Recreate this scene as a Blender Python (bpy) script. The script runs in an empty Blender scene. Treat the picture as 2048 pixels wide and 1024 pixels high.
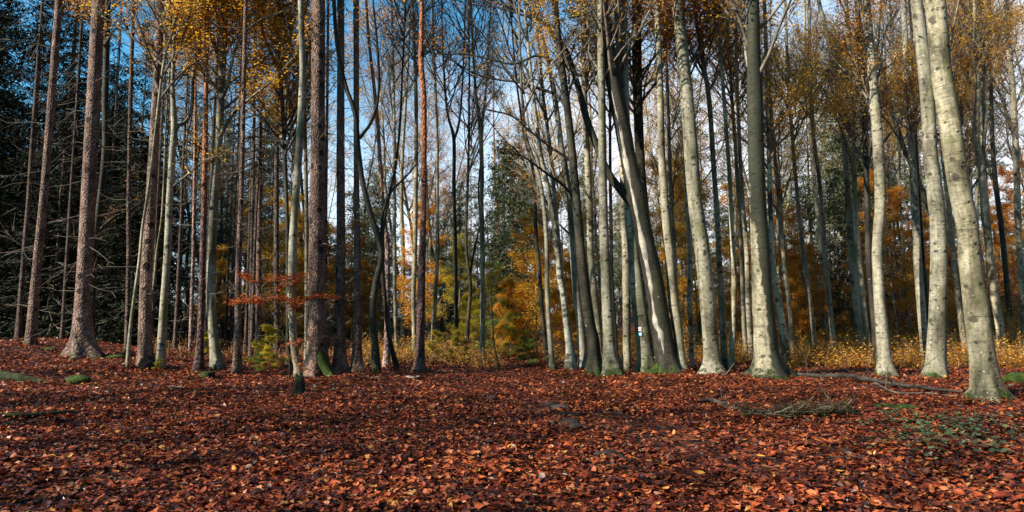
import bpy, math, random
import numpy as np

# ------------------------------------------------------------------ camera, sky, sun, exposure
scene = bpy.context.scene
COL = scene.collection
R = math.radians
FPX, PITCH, CAM_Z = 1334.0, R(5.48), 1.10
cam_data = bpy.data.cameras.new("camera")
cam_data.sensor_width = 36.0
cam_data.lens = 36.0 * FPX / 2048.0
cam_data.clip_end = 3000.0
cam = bpy.data.objects.new("camera", cam_data)
COL.objects.link(cam)
cam.location = (0, 0, CAM_Z)
cam.rotation_euler = (math.pi / 2 + PITCH, 0, 0)
scene.camera = cam

SUN_EL = R(32)
SUN_DIR = np.array([-math.sin(R(62)), -math.cos(R(62))])      # horizontal direction from the scene towards the sun
world = bpy.data.worlds.new("World")
scene.world = world
world.use_nodes = True
wt = world.node_tree
wt.nodes.clear()
w_out = wt.nodes.new("ShaderNodeOutputWorld")
w_bg = wt.nodes.new("ShaderNodeBackground")
w_bg.inputs[1].default_value = 0.08
w_sky = wt.nodes.new("ShaderNodeTexSky")
w_sky.sky_type = 'NISHITA'
w_sky.sun_disc = False
w_sky.sun_elevation = SUN_EL
w_sky.sun_rotation = math.atan2(SUN_DIR[0], SUN_DIR[1])
w_sky.air_density = 1.0
w_sky.dust_density = 0.6
w_sky.ozone_density = 2.5
# thin bright clouds
w_tc = wt.nodes.new("ShaderNodeTexCoord")
w_map = wt.nodes.new("ShaderNodeMapping")
w_map.inputs['Scale'].default_value = (1.0, 1.0, 2.2)
w_map.inputs['Location'].default_value = (0.35, 0.1, 0.0)
w_no = wt.nodes.new("ShaderNodeTexNoise")
w_no.inputs['Scale'].default_value = 3.0
w_no.inputs['Detail'].default_value = 7
w_no.inputs['Roughness'].default_value = 0.62
w_sep = wt.nodes.new("ShaderNodeSeparateXYZ")
wt.links.new(w_tc.outputs['Generated'], w_sep.inputs[0])
# thin cloud: thicker to the right, ahead and towards the horizon, none overhead and behind
def w_mad(a, k, b):
    n = wt.nodes.new("ShaderNodeMath"); n.operation = 'MULTIPLY_ADD'
    wt.links.new(a, n.inputs[0]); n.inputs[1].default_value = k
    if hasattr(b, 'links'): wt.links.new(b, n.inputs[2])
    else: n.inputs[2].default_value = b
    return n.outputs[0]
w_f = w_mad(w_sep.outputs['X'], 0.60, 0.44)
w_f = w_mad(w_sep.outputs['Z'], -1.75, w_f)
w_f = w_mad(w_sep.outputs['Y'], 0.40, w_f)
w_f = w_mad(w_no.outputs['Fac'], 0.5, w_f)
w_cr = wt.nodes.new("ShaderNodeValToRGB")
w_cr.color_ramp.interpolation = 'EASE'
w_cr.color_ramp.elements[0].position = 0.18
w_cr.color_ramp.elements[1].position = 0.95
wt.links.new(w_f, w_cr.inputs[0])
w_mix = wt.nodes.new("ShaderNodeMixRGB")
w_mix.inputs[2].default_value = (6.8, 7.2, 7.8, 1)
wt.links.new(w_cr.outputs[0], w_mix.inputs[0])
wt.links.new(w_tc.outputs['Generated'], w_map.inputs[0])
wt.links.new(w_map.outputs[0], w_no.inputs['Vector'])
w_tint = wt.nodes.new("ShaderNodeMixRGB"); w_tint.blend_type = 'MULTIPLY'; w_tint.inputs[0].default_value = 1.0
w_tint.inputs[2].default_value = (0.50, 1.20, 1.30, 1)
wt.links.new(w_sky.outputs[0], w_tint.inputs[1])
wt.links.new(w_tint.outputs[0], w_mix.inputs[1])
wt.links.new(w_mix.outputs[0], w_bg.inputs[0])
wt.links.new(w_bg.outputs[0], w_out.inputs[0])

sun_data = bpy.data.lights.new("sun", 'SUN')
sun_data.energy = 5.0
sun_data.angle = R(0.5)
sun_data.color = (1.0, 0.91, 0.78)
sun = bpy.data.objects.new("sun", sun_data)
COL.objects.link(sun)
import mathutils
_sv = mathutils.Vector((SUN_DIR[0] * math.cos(SUN_EL), SUN_DIR[1] * math.cos(SUN_EL), math.sin(SUN_EL)))
sun.rotation_euler = _sv.to_track_quat('Z', 'Y').to_euler()

scene.view_settings.view_transform = 'Standard'
scene.view_settings.look = 'None'
scene.view_settings.gamma = 1
scene.view_settings.exposure = 1.25
scene.render.engine = 'CYCLES'
scene.cycles.use_denoising = True
scene.cycles.max_bounces = 5
scene.cycles.diffuse_bounces = 3
scene.cycles.glossy_bounces = 2
scene.cycles.transmission_bounces = 3
scene.cycles.caustics_reflective = False
scene.cycles.caustics_refractive = False
scene.cycles.sample_clamp_indirect = 4
scene.cycles.volume_bounces = 0

# ------------------------------------------------------------------ geometry helpers
def ss(a, b, x):
    t = np.clip((x - a) / (b - a), 0, 1)
    return t * t * (3 - 2 * t)

def H(x, y):
    """ground height"""
    x = np.asarray(x, float); y = np.asarray(y, float)
    h = 0.62 * np.exp(-((x + 12.0) / 3.9) ** 2 - ((y - 16.2) / 4.0) ** 2)
    h = h + 3.9 * ss(8, 26, x) * ss(14, 34, y)
    h = h + 1.3 * ss(26, 85, y)
    h = h + 0.022 * np.sin(x * 2.1 + 1.3 * np.sin(y * 1.1)) + 0.02 * np.sin(y * 2.7 + 1.1 * np.sin(x * 1.6))
    h = h + 0.012 * np.sin(x * 6.3 + y * 3.1) * np.sin(y * 5.2 - x * 2.2)
    h = h + 0.035 * np.sin(x * 1.15 + 2.0 * np.sin(y * 0.63 + 1)) * np.sin(y * 1.37 + 1.5 * np.sin(x * 0.71))
    # wheel ruts of the old track
    for rx in (0.25, 1.45):
        h = h - 0.07 * np.exp(-((x - rx - 0.04 * (y - 6)) / 0.16) ** 2) * ss(2, 4, y) * (1 - ss(13, 17, y)) * (0.6 + 0.4 * np.sin(y * 2.3 + rx))
    return h

_ct, _st = math.cos(PITCH), math.sin(PITCH)
def pix_dir(px, py):
    u = (px - 1024) / FPX; v = (512 - py) / FPX
    return np.array([u, _ct - v * _st, _st + v * _ct])

def at(px, py, D):
    """point seen at photo pixel px,py at ground distance D (world y)"""
    d = pix_dir(px, py); t = D / d[1]
    return np.array([0, 0, CAM_Z]) + d * t, t / math.sqrt(1 + d[0] ** 2)      # second value: metres per focal length across the line of sight

def ground_at(px, py):
    d = pix_dir(px, py)
    for t in np.arange(2.0, 140.0, 0.03):
        p = np.array([0, 0, CAM_Z]) + d * t
        if p[2] <= H(p[0], p[1]):
            return p
    return np.array([0, 0, CAM_Z]) + d * 30

class MB:
    """collects tubes, leaves and sheets; build() links them as one mesh object"""
    def __init__(s):
        s.v = []; s.q = []; s.t = []; s.n = 0; s.lines = {}; s.uv = []; s.has_uv = False
    def add(s, v, q=None, t=None, uv=None):
        v = np.asarray(v, np.float64).reshape(-1, 3)
        s.uv.append(np.zeros((len(v), 2)) if uv is None else uv)
        s.has_uv = s.has_uv or uv is not None
        if q is not None and len(q): s.q.append(np.asarray(q, np.int64) + s.n)
        if t is not None and len(t): s.t.append(np.asarray(t, np.int64) + s.n)
        s.v.append(v); s.n += len(v)
    def line(s, pts, rad, sides=3):
        s.lines.setdefault((len(pts), sides), []).append((pts, rad))
    def flush(s):
        for (n, k), L in s.lines.items():
            P = np.array([l[0] for l in L], float); Rr = np.array([l[1] for l in L], float)
            d = P[:, -1] - P[:, 0]; d /= (np.linalg.norm(d, axis=1, keepdims=True) + 1e-9)
            ref = np.where(np.abs(d[:, 2:3]) > 0.9, np.array([[1.0, 0, 0]]), np.array([[0, 0, 1.0]]))
            a = np.cross(d, ref); a /= (np.linalg.norm(a, axis=1, keepdims=True) + 1e-9)
            b = np.cross(d, a)
            an = np.arange(k) * 2 * math.pi / k
            ring = a[:, None, :] * np.cos(an)[None, :, None] + b[:, None, :] * np.sin(an)[None, :, None]
            V = P[:, :, None, :] + ring[:, None, :, :] * Rr[:, :, None, None]
            m = len(L)
            i = np.arange(n - 1)[:, None] * k; j = np.arange(k)[None, :]; j2 = (j + 1) % k
            F = np.stack([i + j, i + j2, i + k + j2, i + k + j], -1).reshape(-1, 4)
            F = (F[None] + (np.arange(m) * n * k)[:, None, None]).reshape(-1, 4)
            s.add(V.reshape(-1, 3), q=F)
        s.lines = {}
    def mesh(s, name, mat, smooth=True):
        s.flush()
        me = bpy.data.meshes.new(name)
        if s.v:
            V = np.concatenate(s.v)
            q = np.concatenate(s.q) if s.q else np.zeros((0, 4), int)
            t = np.concatenate(s.t) if s.t else np.zeros((0, 3), int)
            me.vertices.add(len(V)); me.vertices.foreach_set("co", V.ravel().astype(np.float32))
            nl = q.size + t.size
            me.loops.add(nl)
            me.loops.foreach_set("vertex_index", np.concatenate([q.ravel(), t.ravel()]).astype(np.int32))
            me.polygons.add(len(q) + len(t))
            st = np.concatenate([np.arange(len(q)) * 4, q.size + np.arange(len(t)) * 3]).astype(np.int32)
            me.polygons.foreach_set("loop_start", st)
            me.polygons.foreach_set("use_smooth", np.full(len(q) + len(t), smooth))
            me.update(calc_edges=True)
            if s.has_uv:
                L = me.uv_layers.new(name="UVMap")
                idx = np.concatenate([q.ravel(), t.ravel()])
                L.data.foreach_set("uv", np.concatenate(s.uv)[idx].ravel().astype(np.float32))
        me.materials.append(mat)
        return me
    def build(s, name, mat, parent=None, smooth=True, loc=None):
        return link(name, s.mesh(name, mat, smooth), parent, loc)

def link(name, me, parent=None, loc=None):
    o = bpy.data.objects.new(name, me)
    COL.objects.link(o)
    if parent is not None: o.parent = parent
    if loc is not None: o.location = loc
    return o

def tag(o, label=None, cat=None, group=None, kind=None):
    if label: o['label'] = label
    if cat: o['category'] = cat
    if group: o['group'] = group
    if kind: o['kind'] = kind
    return o

def root_empty(name, loc, label, cat, group=None):
    o = bpy.data.objects.new(name, None)
    o.empty_display_size = 0.2
    COL.objects.link(o); o.location = loc
    return tag(o, label, cat, group)

def part_copy(src, parent, loc=(0, 0, 0), rot=(0, 0, 0), scale=1.0, mat=None):
    """copy of a shared part under another thing"""
    c = src.copy(); COL.objects.link(c); c.parent = parent
    c.location = loc; c.rotation_euler = rot
    c.scale = scale if hasattr(scale, '__len__') else (scale,) * 3
    if mat is not None:
        c.material_slots[0].link = 'OBJECT'; c.material_slots[0].material = mat
    return c

def spline(P, step):
    """Catmull-Rom through rows of P, resampled about every step"""
    P = np.asarray(P, float)
    Q = np.vstack([2 * P[0] - P[1], P, 2 * P[-1] - P[-2]])
    out = []
    for i in range(1, len(Q) - 2):
        n = max(1, int(round(np.linalg.norm(Q[i + 1][:3] - Q[i][:3]) / step)))
        for k in range(n):
            t = k / n
            out.append(0.5 * ((2 * Q[i]) + (-Q[i - 1] + Q[i + 1]) * t + (2 * Q[i - 1] - 5 * Q[i] + 4 * Q[i + 1] - Q[i + 2]) * t * t
                              + (-Q[i - 1] + 3 * Q[i] - 3 * Q[i + 1] + Q[i + 2]) * t ** 3))
    out.append(Q[-2])
    return np.array(out)

def stem(mb, C, rad, sides, rng, flare=0.0, bump=0.03, lobes=5, zbase=0.0):
    """a round stem along C with uneven radius and a root flare"""
    n = len(C); an = math.pi / 2 + np.arange(sides + 1) * 2 * math.pi / sides        # the seam faces away from the viewer
    z = C[:, 2] - zbase
    ph = rng.uniform(0, 6.28, 8)
    A = an[None, :]; Z = z[:, None]
    f = 1 + bump * (np.sin(2 * A + ph[0] + Z * 0.8) * 0.8 + np.sin(3 * A + ph[1] - Z * 1.3) * 0.6 + np.sin(Z * 4.1 + ph[2]) * 0.5
                    + np.sin(Z * 9.7 + 2 * A + ph[3]) * 0.35 + np.sin(5 * A + ph[6] + Z * 2.2) * 0.3)
    if flare > 0:
        e = np.exp(-np.clip(Z, -0.3, 99) / 0.24)
        f = f + flare * e * (0.75 + 0.75 * np.sin(lobes * A + ph[4]) + 0.35 * np.sin((lobes - 2) * A + ph[5]))
    rr = rad[:, None] * f
    t = np.gradient(C[:, :3], axis=0); t /= (np.linalg.norm(t, axis=1, keepdims=True) + 1e-9)
    ref = np.array([0, 1.0, 0]) if np.abs(t[:, 1]).mean() < 0.8 else np.array([0, 0, 1.0])
    e1 = np.cross(ref, t); e1 /= (np.linalg.norm(e1, axis=1, keepdims=True) + 1e-9); e2 = np.cross(t, e1)
    V = C[:, None, :3] + e1[:, None, :] * (np.cos(A) * rr)[..., None] + e2[:, None, :] * (np.sin(A) * rr)[..., None]
    k = sides + 1
    i = np.arange(n - 1)[:, None] * k; j = np.arange(sides)[None, :]
    F = np.stack([i + j, i + j + 1, i + k + j + 1, i + k + j], -1).reshape(-1, 4)
    ln = np.concatenate([[0], np.cumsum(np.linalg.norm(np.diff(C[:, :3], axis=0), axis=1))])
    UV = np.stack([np.broadcast_to(np.arange(k)[None, :] / sides * 2 * math.pi * float(np.median(rad)), rr.shape), np.broadcast_to(ln[:, None], rr.shape)], -1)
    mb.add(V.reshape(-1, 3), q=F, uv=UV.reshape(-1, 2))
    return V

def leaves(mb, P, size, rng, flat=0.5, aspect=0.6, fold=0.25, jitter=0.0, droop=0.0):
    """one small folded four-cornered leaf at each point"""
    P = np.asarray(P, float).reshape(-1, 3); n = len(P)
    if n == 0: return
    if jitter: P = P + rng.normal(0, jitter, P.shape)
    a = rng.uniform(0, 6.283, n)
    d = np.stack([np.cos(a), np.sin(a), rng.normal(-droop, flat, n)], -1); d /= np.linalg.norm(d, axis=1, keepdims=True)
    up = np.stack([rng.normal(0, flat, n), rng.normal(0, flat, n), np.ones(n)], -1)
    s = np.cross(d, up); s /= np.linalg.norm(s, axis=1, keepdims=True)
    nn = np.cross(s, d)
    L = (size * rng.uniform(0.65, 1.25, n))[:, None]
    v0 = P; v2 = P + d * L
    m = P + d * L * 0.5 + nn * L * fold * rng.uniform(-1, 1, (n, 1))
    v1 = m + s * L * aspect * 0.5; v3 = m - s * L * aspect * 0.5
    V = np.stack([v0, v1, v2, v3], 1).reshape(-1, 3)
    F = np.arange(n * 4).reshape(n, 4)
    mb.add(V, q=F)

def nrm(v): return v / (np.linalg.norm(v) + 1e-9)

def grow(mb, p, d, length, r0, level, rng, cfg, tips, nseg=None):
    """recursive branching; tips collects points along the last twigs"""
    n = nseg or (7, 5, 4, 3)[min(level, 3)]
    pts = [p]; q = p.copy(); dd = nrm(d)
    seg = length / n
    for i in range(n):
        dd = nrm(dd + np.array([0, 0, cfg['up'][level]]) / n + rng.normal(0, cfg['wob'], 3))
        q = q + dd * seg; pts.append(q)
    pts = np.array(pts)
    rad = r0 * (1 - 0.82 * (np.arange(n + 1) / n) ** 0.9)
    mb.line(pts, rad, (6, 4, 3, 3)[min(level, 3)])
    if level >= cfg['levels']:
        tips.append(pts[1:])
        return pts
    k = cfg['kids'][level]
    side = 1 if rng.random() < .5 else -1
    for j in range(k):
        f = cfg['from'] + (0.97 - cfg['from']) * (j + rng.uniform(0, 0.9)) / k
        x = f * n; i0 = min(int(x), n - 1); fr = x - i0
        bp = pts[i0] * (1 - fr) + pts[i0 + 1] * fr
        bd = nrm(pts[i0 + 1] - pts[i0])
        s = np.cross(bd, np.array([0, 0, 1.0])); s = nrm(s + rng.normal(0, 0.35, 3))
        side = -side
        ang = rng.uniform(*cfg['ang'])
        nd = nrm(bd * math.cos(ang) + s * side * math.sin(ang) + np.array([0, 0, cfg['lift']]))
        ln = length * cfg['ratio'] * (1.12 - 0.75 * f) * rng.uniform(0.7, 1.25)
        grow(mb, bp, nd, max(ln, 0.12), max(r0 * (1 - 0.8 * f) * 0.6, cfg['rmin']), level + 1, rng, cfg, tips)
    return pts

BEECH = dict(up=(0.55, 0.35, 0.2, 0.1), wob=0.10, levels=2, kids=(9, 6, 0), ang=(0.45, 0.95), lift=0.08, ratio=0.46, rmin=0.0036)
BEECH['from'] = 0.16

# ------------------------------------------------------------------ materials
def new_mat(name):
    m = bpy.data.materials.new(name); m.use_nodes = True
    nt = m.node_tree; nt.nodes.clear()
    out = nt.nodes.new("ShaderNodeOutputMaterial"); b = nt.nodes.new("ShaderNodeBsdfPrincipled")
    nt.links.new(b.outputs[0], out.inputs[0])
    b.inputs['Roughness'].default_value = 0.8
    b.inputs['Specular IOR Level'].default_value = 0.25
    return m, nt, b, out

def N(nt, typ, **kw):
    n = nt.nodes.new(typ)
    for k, v in kw.items():
        if k in n.inputs: n.inputs[k].default_value = v
        else: setattr(n, k, v)
    return n

def ramp(nt, fac, stops, interp='LINEAR'):
    r = nt.nodes.new("ShaderNodeValToRGB"); cr = r.color_ramp; cr.interpolation = interp
    while len(cr.elements) < len(stops): cr.elements.new(0.5)
    for e, (p, c) in zip(cr.elements, stops):
        e.position = p; e.color = (c[0], c[1], c[2], 1) if hasattr(c, '__len__') else (c, c, c, 1)
    nt.links.new(fac, r.inputs[0]); return r.outputs[0]

def mixc(nt, fac, a, b, mode='MIX'):
    m = nt.nodes.new("ShaderNodeMixRGB"); m.blend_type = mode
    for i, x in ((0, fac), (1, a), (2, b)):
        if hasattr(x, 'is_linked') or hasattr(x, 'links'): nt.links.new(x, m.inputs[i])
        elif i == 0: m.inputs[0].default_value = x
        else: m.inputs[i].default_value = (*x, 1)
    return m.outputs[0]

def math_n(nt, op, a, b=None, clamp=False):
    m = nt.nodes.new("ShaderNodeMath"); m.operation = op; m.use_clamp = clamp
    for i, x in ((0, a), (1, b)):
        if x is None: continue
        if hasattr(x, 'links'): nt.links.new(x, m.inputs[i])
        else: m.inputs[i].default_value = x
    return m.outputs[0]

def coords(nt, scale=(1, 1, 1), shift=True):
    """object coordinates, shifted by the object's random number so no two stems show the same pattern"""
    tc = nt.nodes.new("ShaderNodeTexCoord"); mp = nt.nodes.new("ShaderNodeMapping")
    mp.inputs['Scale'].default_value = scale
    src = tc.outputs['Object']
    if shift:
        oi = nt.nodes.new("ShaderNodeObjectInfo"); vm = nt.nodes.new("ShaderNodeVectorMath"); vm.operation = 'ADD'
        k = math_n(nt, 'MULTIPLY', oi.outputs['Random'], 57.0)
        nt.links.new(src, vm.inputs[0]); nt.links.new(k, vm.inputs[1]); src = vm.outputs[0]
    nt.links.new(src, mp.inputs[0]); return mp.outputs[0]

def noise(nt, vec, scale, detail=4, rough=0.55, dist=0.0):
    n = N(nt, "ShaderNodeTexNoise", Scale=scale, Detail=detail, Roughness=rough, Distortion=dist)
    nt.links.new(vec, n.inputs['Vector']); return n.outputs['Fac']

def voro(nt, vec, scale, feature='F1', rnd=1.0):
    n = N(nt, "ShaderNodeTexVoronoi", Scale=scale, Randomness=rnd); n.feature = feature
    nt.links.new(vec, n.inputs['Vector']); return n

def bump(nt, b, height, strength, dist=0.02):
    bn = N(nt, "ShaderNodeBump", Strength=strength, Distance=dist)
    nt.links.new(height, bn.inputs['Height']); nt.links.new(bn.outputs[0], b.inputs['Normal'])

def uvc(nt, sx, sy, warp=0.0, wscale=9.0):
    """metres round the trunk and up it, shifted per object, optionally warped"""
    tc = nt.nodes.new("ShaderNodeTexCoord"); oi = nt.nodes.new("ShaderNodeObjectInfo")
    vm = nt.nodes.new("ShaderNodeVectorMath"); vm.operation = 'ADD'
    k = math_n(nt, 'MULTIPLY', oi.outputs['Random'], 91.0)
    nt.links.new(tc.outputs['UV'], vm.inputs[0]); nt.links.new(k, vm.inputs[1]); src = vm.outputs[0]
    if warp:
        dn = N(nt, "ShaderNodeTexNoise", Scale=wscale, Detail=3.0); nt.links.new(src, dn.inputs['Vector'])
        w = nt.nodes.new("ShaderNodeVectorMath"); w.operation = 'MULTIPLY_ADD'
        nt.links.new(dn.outputs['Color'], w.inputs[0]); w.inputs[1].default_value = (warp, warp, 0); nt.links.new(src, w.inputs[2]); src = w.outputs[0]
    mp = nt.nodes.new("ShaderNodeMapping"); mp.inputs['Scale'].default_value = (sx, sy, 1.0)
    nt.links.new(src, mp.inputs[0]); return mp.outputs[0]

def spots(nt, vec, rad, chance, hard=25.0, soft=0.0):
    """round spots of random size, in a share of the cells"""
    v = N(nt, "ShaderNodeTexVoronoi", Scale=1.0, Randomness=0.85); v.voronoi_dimensions = '2D'
    nt.links.new(vec, v.inputs['Vector'])
    c = nt.nodes.new("ShaderNodeSeparateColor"); nt.links.new(v.outputs['Color'], c.inputs[0])
    on = math_n(nt, 'GREATER_THAN', c.outputs[0], 1 - chance)
    r_ = math_n(nt, 'MULTIPLY', math_n(nt, 'ADD', math_n(nt, 'MULTIPLY', c.outputs[1], 0.7), 0.45), rad)
    return math_n(nt, 'MULTIPLY', math_n(nt, 'SUBTRACT', math_n(nt, 'MULTIPLY', on, r_), v.outputs['Distance']), hard, True)

def moss_foot(nt, col, c, mossh, lo, hi, sharp=14.0):
    tc = nt.nodes.new("ShaderNodeTexCoord"); sx = nt.nodes.new("ShaderNodeSeparateXYZ"); nt.links.new(tc.outputs['Object'], sx.inputs[0])
    mz = math_n(nt, 'ADD', sx.outputs['Z'], math_n(nt, 'MULTIPLY', noise(nt, c, 4.5, 6, 0.7), -mossh * 9.0))
    mf = math_n(nt, 'MULTIPLY', math_n(nt, 'SUBTRACT', mossh * -3.9, mz), sharp * 0.6, True)
    mossc = ramp(nt, noise(nt, c, 30, 4), [(0.35, lo), (0.65, hi)])
    return mixc(nt, mf, col, mossc), mf, sx

def beech_bark(name, pale, mid, dark, scars=0.5, algae=0.5, mossh=0.2, speck=1.0, dark_side=None, green=(0.105, 0.105, 0.035)):
    m, nt, b, out = new_mat(name)
    c = coords(nt)
    oi = nt.nodes.new("ShaderNodeObjectInfo")
    big = noise(nt, uvc(nt, 2.6, 1.1), 1.0, 6, 0.62, 0.3)
    col = ramp(nt, big, [(0.38, dark), (0.47, mid), (0.58, pale)])
    # every stem a little lighter or darker than the next
    col = mixc(nt, 1.0, col, ramp(nt, oi.outputs['Random'], [(0, (0.74, 0.74, 0.78)), (0.5, (0.95, 0.94, 0.92)), (1, (1.12, 1.06, 0.96))]), 'MULTIPLY')
    fine = noise(nt, c, 15, 5, 0.8)
    col = mixc(nt, 0.85, col, ramp(nt, fine, [(0.34, 0.42), (0.58, 1.2)]), 'MULTIPLY')
    # rain tracks running down
    col = mixc(nt, 0.55, col, ramp(nt, noise(nt, uvc(nt, 16, 0.7), 1.0, 4, 0.6, 0.4), [(0.36, 0.45), (0.52, 1.05)]), 'MULTIPLY')
    # horizontal wrinkles
    wr = noise(nt, uvc(nt, 3.0, 26), 1.0, 4, 0.6, 0.8)
    wrf = ramp(nt, wr, [(0.58, 0.0), (0.68, 1.0)])
    col = mixc(nt, math_n(nt, 'MULTIPLY', wrf, 0.55), col, tuple(0.30 * x for x in mid))
    # green-olive algae
    tcx = nt.nodes.new('ShaderNodeTexCoord'); sxx = nt.nodes.new('ShaderNodeSeparateXYZ'); nt.links.new(tcx.outputs['Normal'], sxx.inputs[0])
    aln = math_n(nt, 'ADD', noise(nt, uvc(nt, 4.0, 1.3), 1.0, 6, 0.7, 0.4), math_n(nt, 'MULTIPLY', sxx.outputs['X'], 0.07))
    al = ramp(nt, aln, [(0.60 - 0.2 * algae, 0.0), (0.70 - 0.14 * algae, 1.0)])
    col = mixc(nt, math_n(nt, 'MULTIPLY', al, 0.7), col, green)
    # branch scars: dark ragged eyes
    s1 = math_n(nt, 'MAXIMUM', spots(nt, uvc(nt, 3.3, 3.0, 0.10, 11), 0.13 + 0.12 * scars, 0.12 + 0.5 * scars, 10), spots(nt, uvc(nt, 5.6, 6.6, 0.06, 17), 0.20 + 0.08 * scars, 0.16 + 0.4 * scars, 8))
    s2 = spots(nt, uvc(nt, 13.0, 19.0, 0.03, 25), 0.30, 0.10 + 0.32 * scars, 5)
    # scars gather in patches
    gate = ramp(nt, noise(nt, uvc(nt, 1.6, 0.9), 1.0, 3), [(0.46, 0.0), (0.60, 1.0)])
    s2 = math_n(nt, 'MULTIPLY', s2, gate)
    sc = math_n(nt, 'MAXIMUM', s1, s2)
    col = mixc(nt, math_n(nt, 'MULTIPLY', sc, 0.82), col, (0.026, 0.022, 0.015))
    # white lichen specks
    sp = spots(nt, uvc(nt, 12, 12, .03), 0.17, 0.07 * speck, 9)
    col = mixc(nt, math_n(nt, 'MULTIPLY', sp, 0.8), col, (0.55, 0.54, 0.48))
    if dark_side:                                     # near-black down one side, with a ragged edge
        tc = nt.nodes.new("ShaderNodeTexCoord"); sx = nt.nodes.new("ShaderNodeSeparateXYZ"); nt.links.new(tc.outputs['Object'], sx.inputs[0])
        e = math_n(nt, 'ADD', sx.outputs['X'], math_n(nt, 'MULTIPLY', noise(nt, c, 3.2, 5, 0.6), dark_side[0]))
        e = math_n(nt, 'ADD', e, math_n(nt, 'MULTIPLY', sx.outputs['Z'], dark_side[2]))
        e = math_n(nt, 'MULTIPLY', math_n(nt, 'SUBTRACT', e, dark_side[1]), 40.0, True)
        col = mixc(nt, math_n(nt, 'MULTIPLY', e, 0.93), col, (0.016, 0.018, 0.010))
    col, mf, _s = moss_foot(nt, col, c, mossh, (0.010, 0.018, 0.004), (0.055, 0.085, 0.012))
    nt.links.new(col, b.inputs['Base Color'])
    hh = math_n(nt, 'ADD', math_n(nt, 'MULTIPLY', fine, 0.5), math_n(nt, 'MULTIPLY', wrf, -0.6))
    hh = math_n(nt, 'ADD', hh, math_n(nt, 'MULTIPLY', sc, -1.0))
    hh = math_n(nt, 'ADD', hh, math_n(nt, 'MULTIPLY', math_n(nt, 'MULTIPLY', mf, noise(nt, c, 60, 3)), 2.5))
    bump(nt, b, hh, 0.8, 0.014)
    b.inputs['Roughness'].default_value = 0.8
    return m

def scaly_bark(name, lo, mid, hi, scale=30, mossh=0.15, top=None):
    """spruce and pine bark"""
    m, nt, b, out = new_mat(name)
    c = coords(nt)
    v = N(nt, "ShaderNodeTexVoronoi", Scale=1.0); v.voronoi_dimensions = '2D'
    nt.links.new(uvc(nt, scale, scale * 0.55, 0.03, 16), v.inputs['Vector'])
    rr = nt.nodes.new("ShaderNodeSeparateColor"); nt.links.new(v.outputs['Color'], rr.inputs[0])
    plate = ramp(nt, v.outputs['Distance'], [(0.15, 1.0), (0.62, 0.0)])
    n2 = noise(nt, uvc(nt, 7.0, 2.4), 1.0, 6, 0.65)
    col = ramp(nt, n2, [(0.36, lo), (0.5, mid), (0.62, hi)])
    if top:
        tc0 = nt.nodes.new("ShaderNodeTexCoord"); s0 = nt.nodes.new("ShaderNodeSeparateXYZ"); nt.links.new(tc0.outputs['Object'], s0.inputs[0])
        tf = math_n(nt, 'MULTIPLY', math_n(nt, 'SUBTRACT', math_n(nt, 'ADD', s0.outputs['Z'], math_n(nt, 'MULTIPLY', n2, 1.5)), top[1]), 0.45, True)
        col = mixc(nt, tf, col, top[0])
    col = mixc(nt, 0.8, col, ramp(nt, plate, [(0.0, 0.40), (0.7, 1.15)]), 'MULTIPLY')
    col = mixc(nt, 0.7, col, ramp(nt, rr.outputs[2], [(0.0, 0.6), (1, 1.25)]), 'MULTIPLY')
    # dark knots where branches broke off
    kk = spots(nt, uvc(nt, 4.2, 3.4, 0.03, 20), 0.24, 0.42, 14)
    col = mixc(nt, math_n(nt, 'MULTIPLY', kk, 0.92), col, (0.010, 0.008, 0.007))
    col, mf, _s = moss_foot(nt, col, c, mossh, (0.012, 0.018, 0.005), (0.045, 0.065, 0.012), 12.0)
    nt.links.new(col, b.inputs['Base Color'])
    hh = math_n(nt, 'ADD', plate, math_n(nt, 'MULTIPLY', noise(nt, c, 60, 3, 0.7), 0.8))
    hh = math_n(nt, 'ADD', hh, math_n(nt, 'MULTIPLY', kk, -1.5))
    bump(nt, b, hh, 1.0, 0.016)
    b.inputs['Roughness'].default_value = 0.88
    return m

def leaf_mat(name, stops, trans=0.35, rough=0.6, spec=0.3, objvar=0.0, wet=False):
    m, nt, b, out = new_mat(name)
    g = nt.nodes.new("ShaderNodeNewGeometry")
    f = g.outputs['Random Per Island']
    if objvar:
        oi = nt.nodes.new("ShaderNodeObjectInfo")
        f = math_n(nt, 'ADD', f, math_n(nt, 'MULTIPLY', math_n(nt, 'SUBTRACT', oi.outputs['Random'], 0.5), objvar), True)
    col = ramp(nt, f, stops)
    tc = nt.nodes.new("ShaderNodeTexCoord")
    col = mixc(nt, 0.35, col, ramp(nt, noise(nt, tc.outputs['Object'], 45, 3), [(0.3, 0.5), (0.7, 1.3)]), 'MULTIPLY')
    if wet:
        col = mixc(nt, 0.9, col, ramp(nt, noise(nt, tc.outputs['Object'], 1.3, 5, 0.6), [(0.34, (0.50, 0.46, 0.48)), (0.60, (1.18, 1.12, 1.05))]), 'MULTIPLY')
    nt.links.new(col, b.inputs['Base Color'])
    b.inputs['Roughness'].default_value = rough
    b.inputs['Specular IOR Level'].default_value = spec
    if wet:
        rv = math_n(nt, 'FRACT', math_n(nt, 'MULTIPLY', f, 17.3))
        nt.links.new(ramp(nt, rv, [(0.0, 0.32), (1.0, 0.75)]), b.inputs['Roughness'])
    if trans:
        tr = nt.nodes.new("ShaderNodeBsdfTranslucent"); nt.links.new(col, tr.inputs[0])
        mx = nt.nodes.new("ShaderNodeMixShader"); mx.inputs[0].default_value = trans
        nt.links.new(b.outputs[0], mx.inputs[1]); nt.links.new(tr.outputs[0], mx.inputs[2]); nt.links.new(mx.outputs[0], out.inputs[0])
    return m

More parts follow.
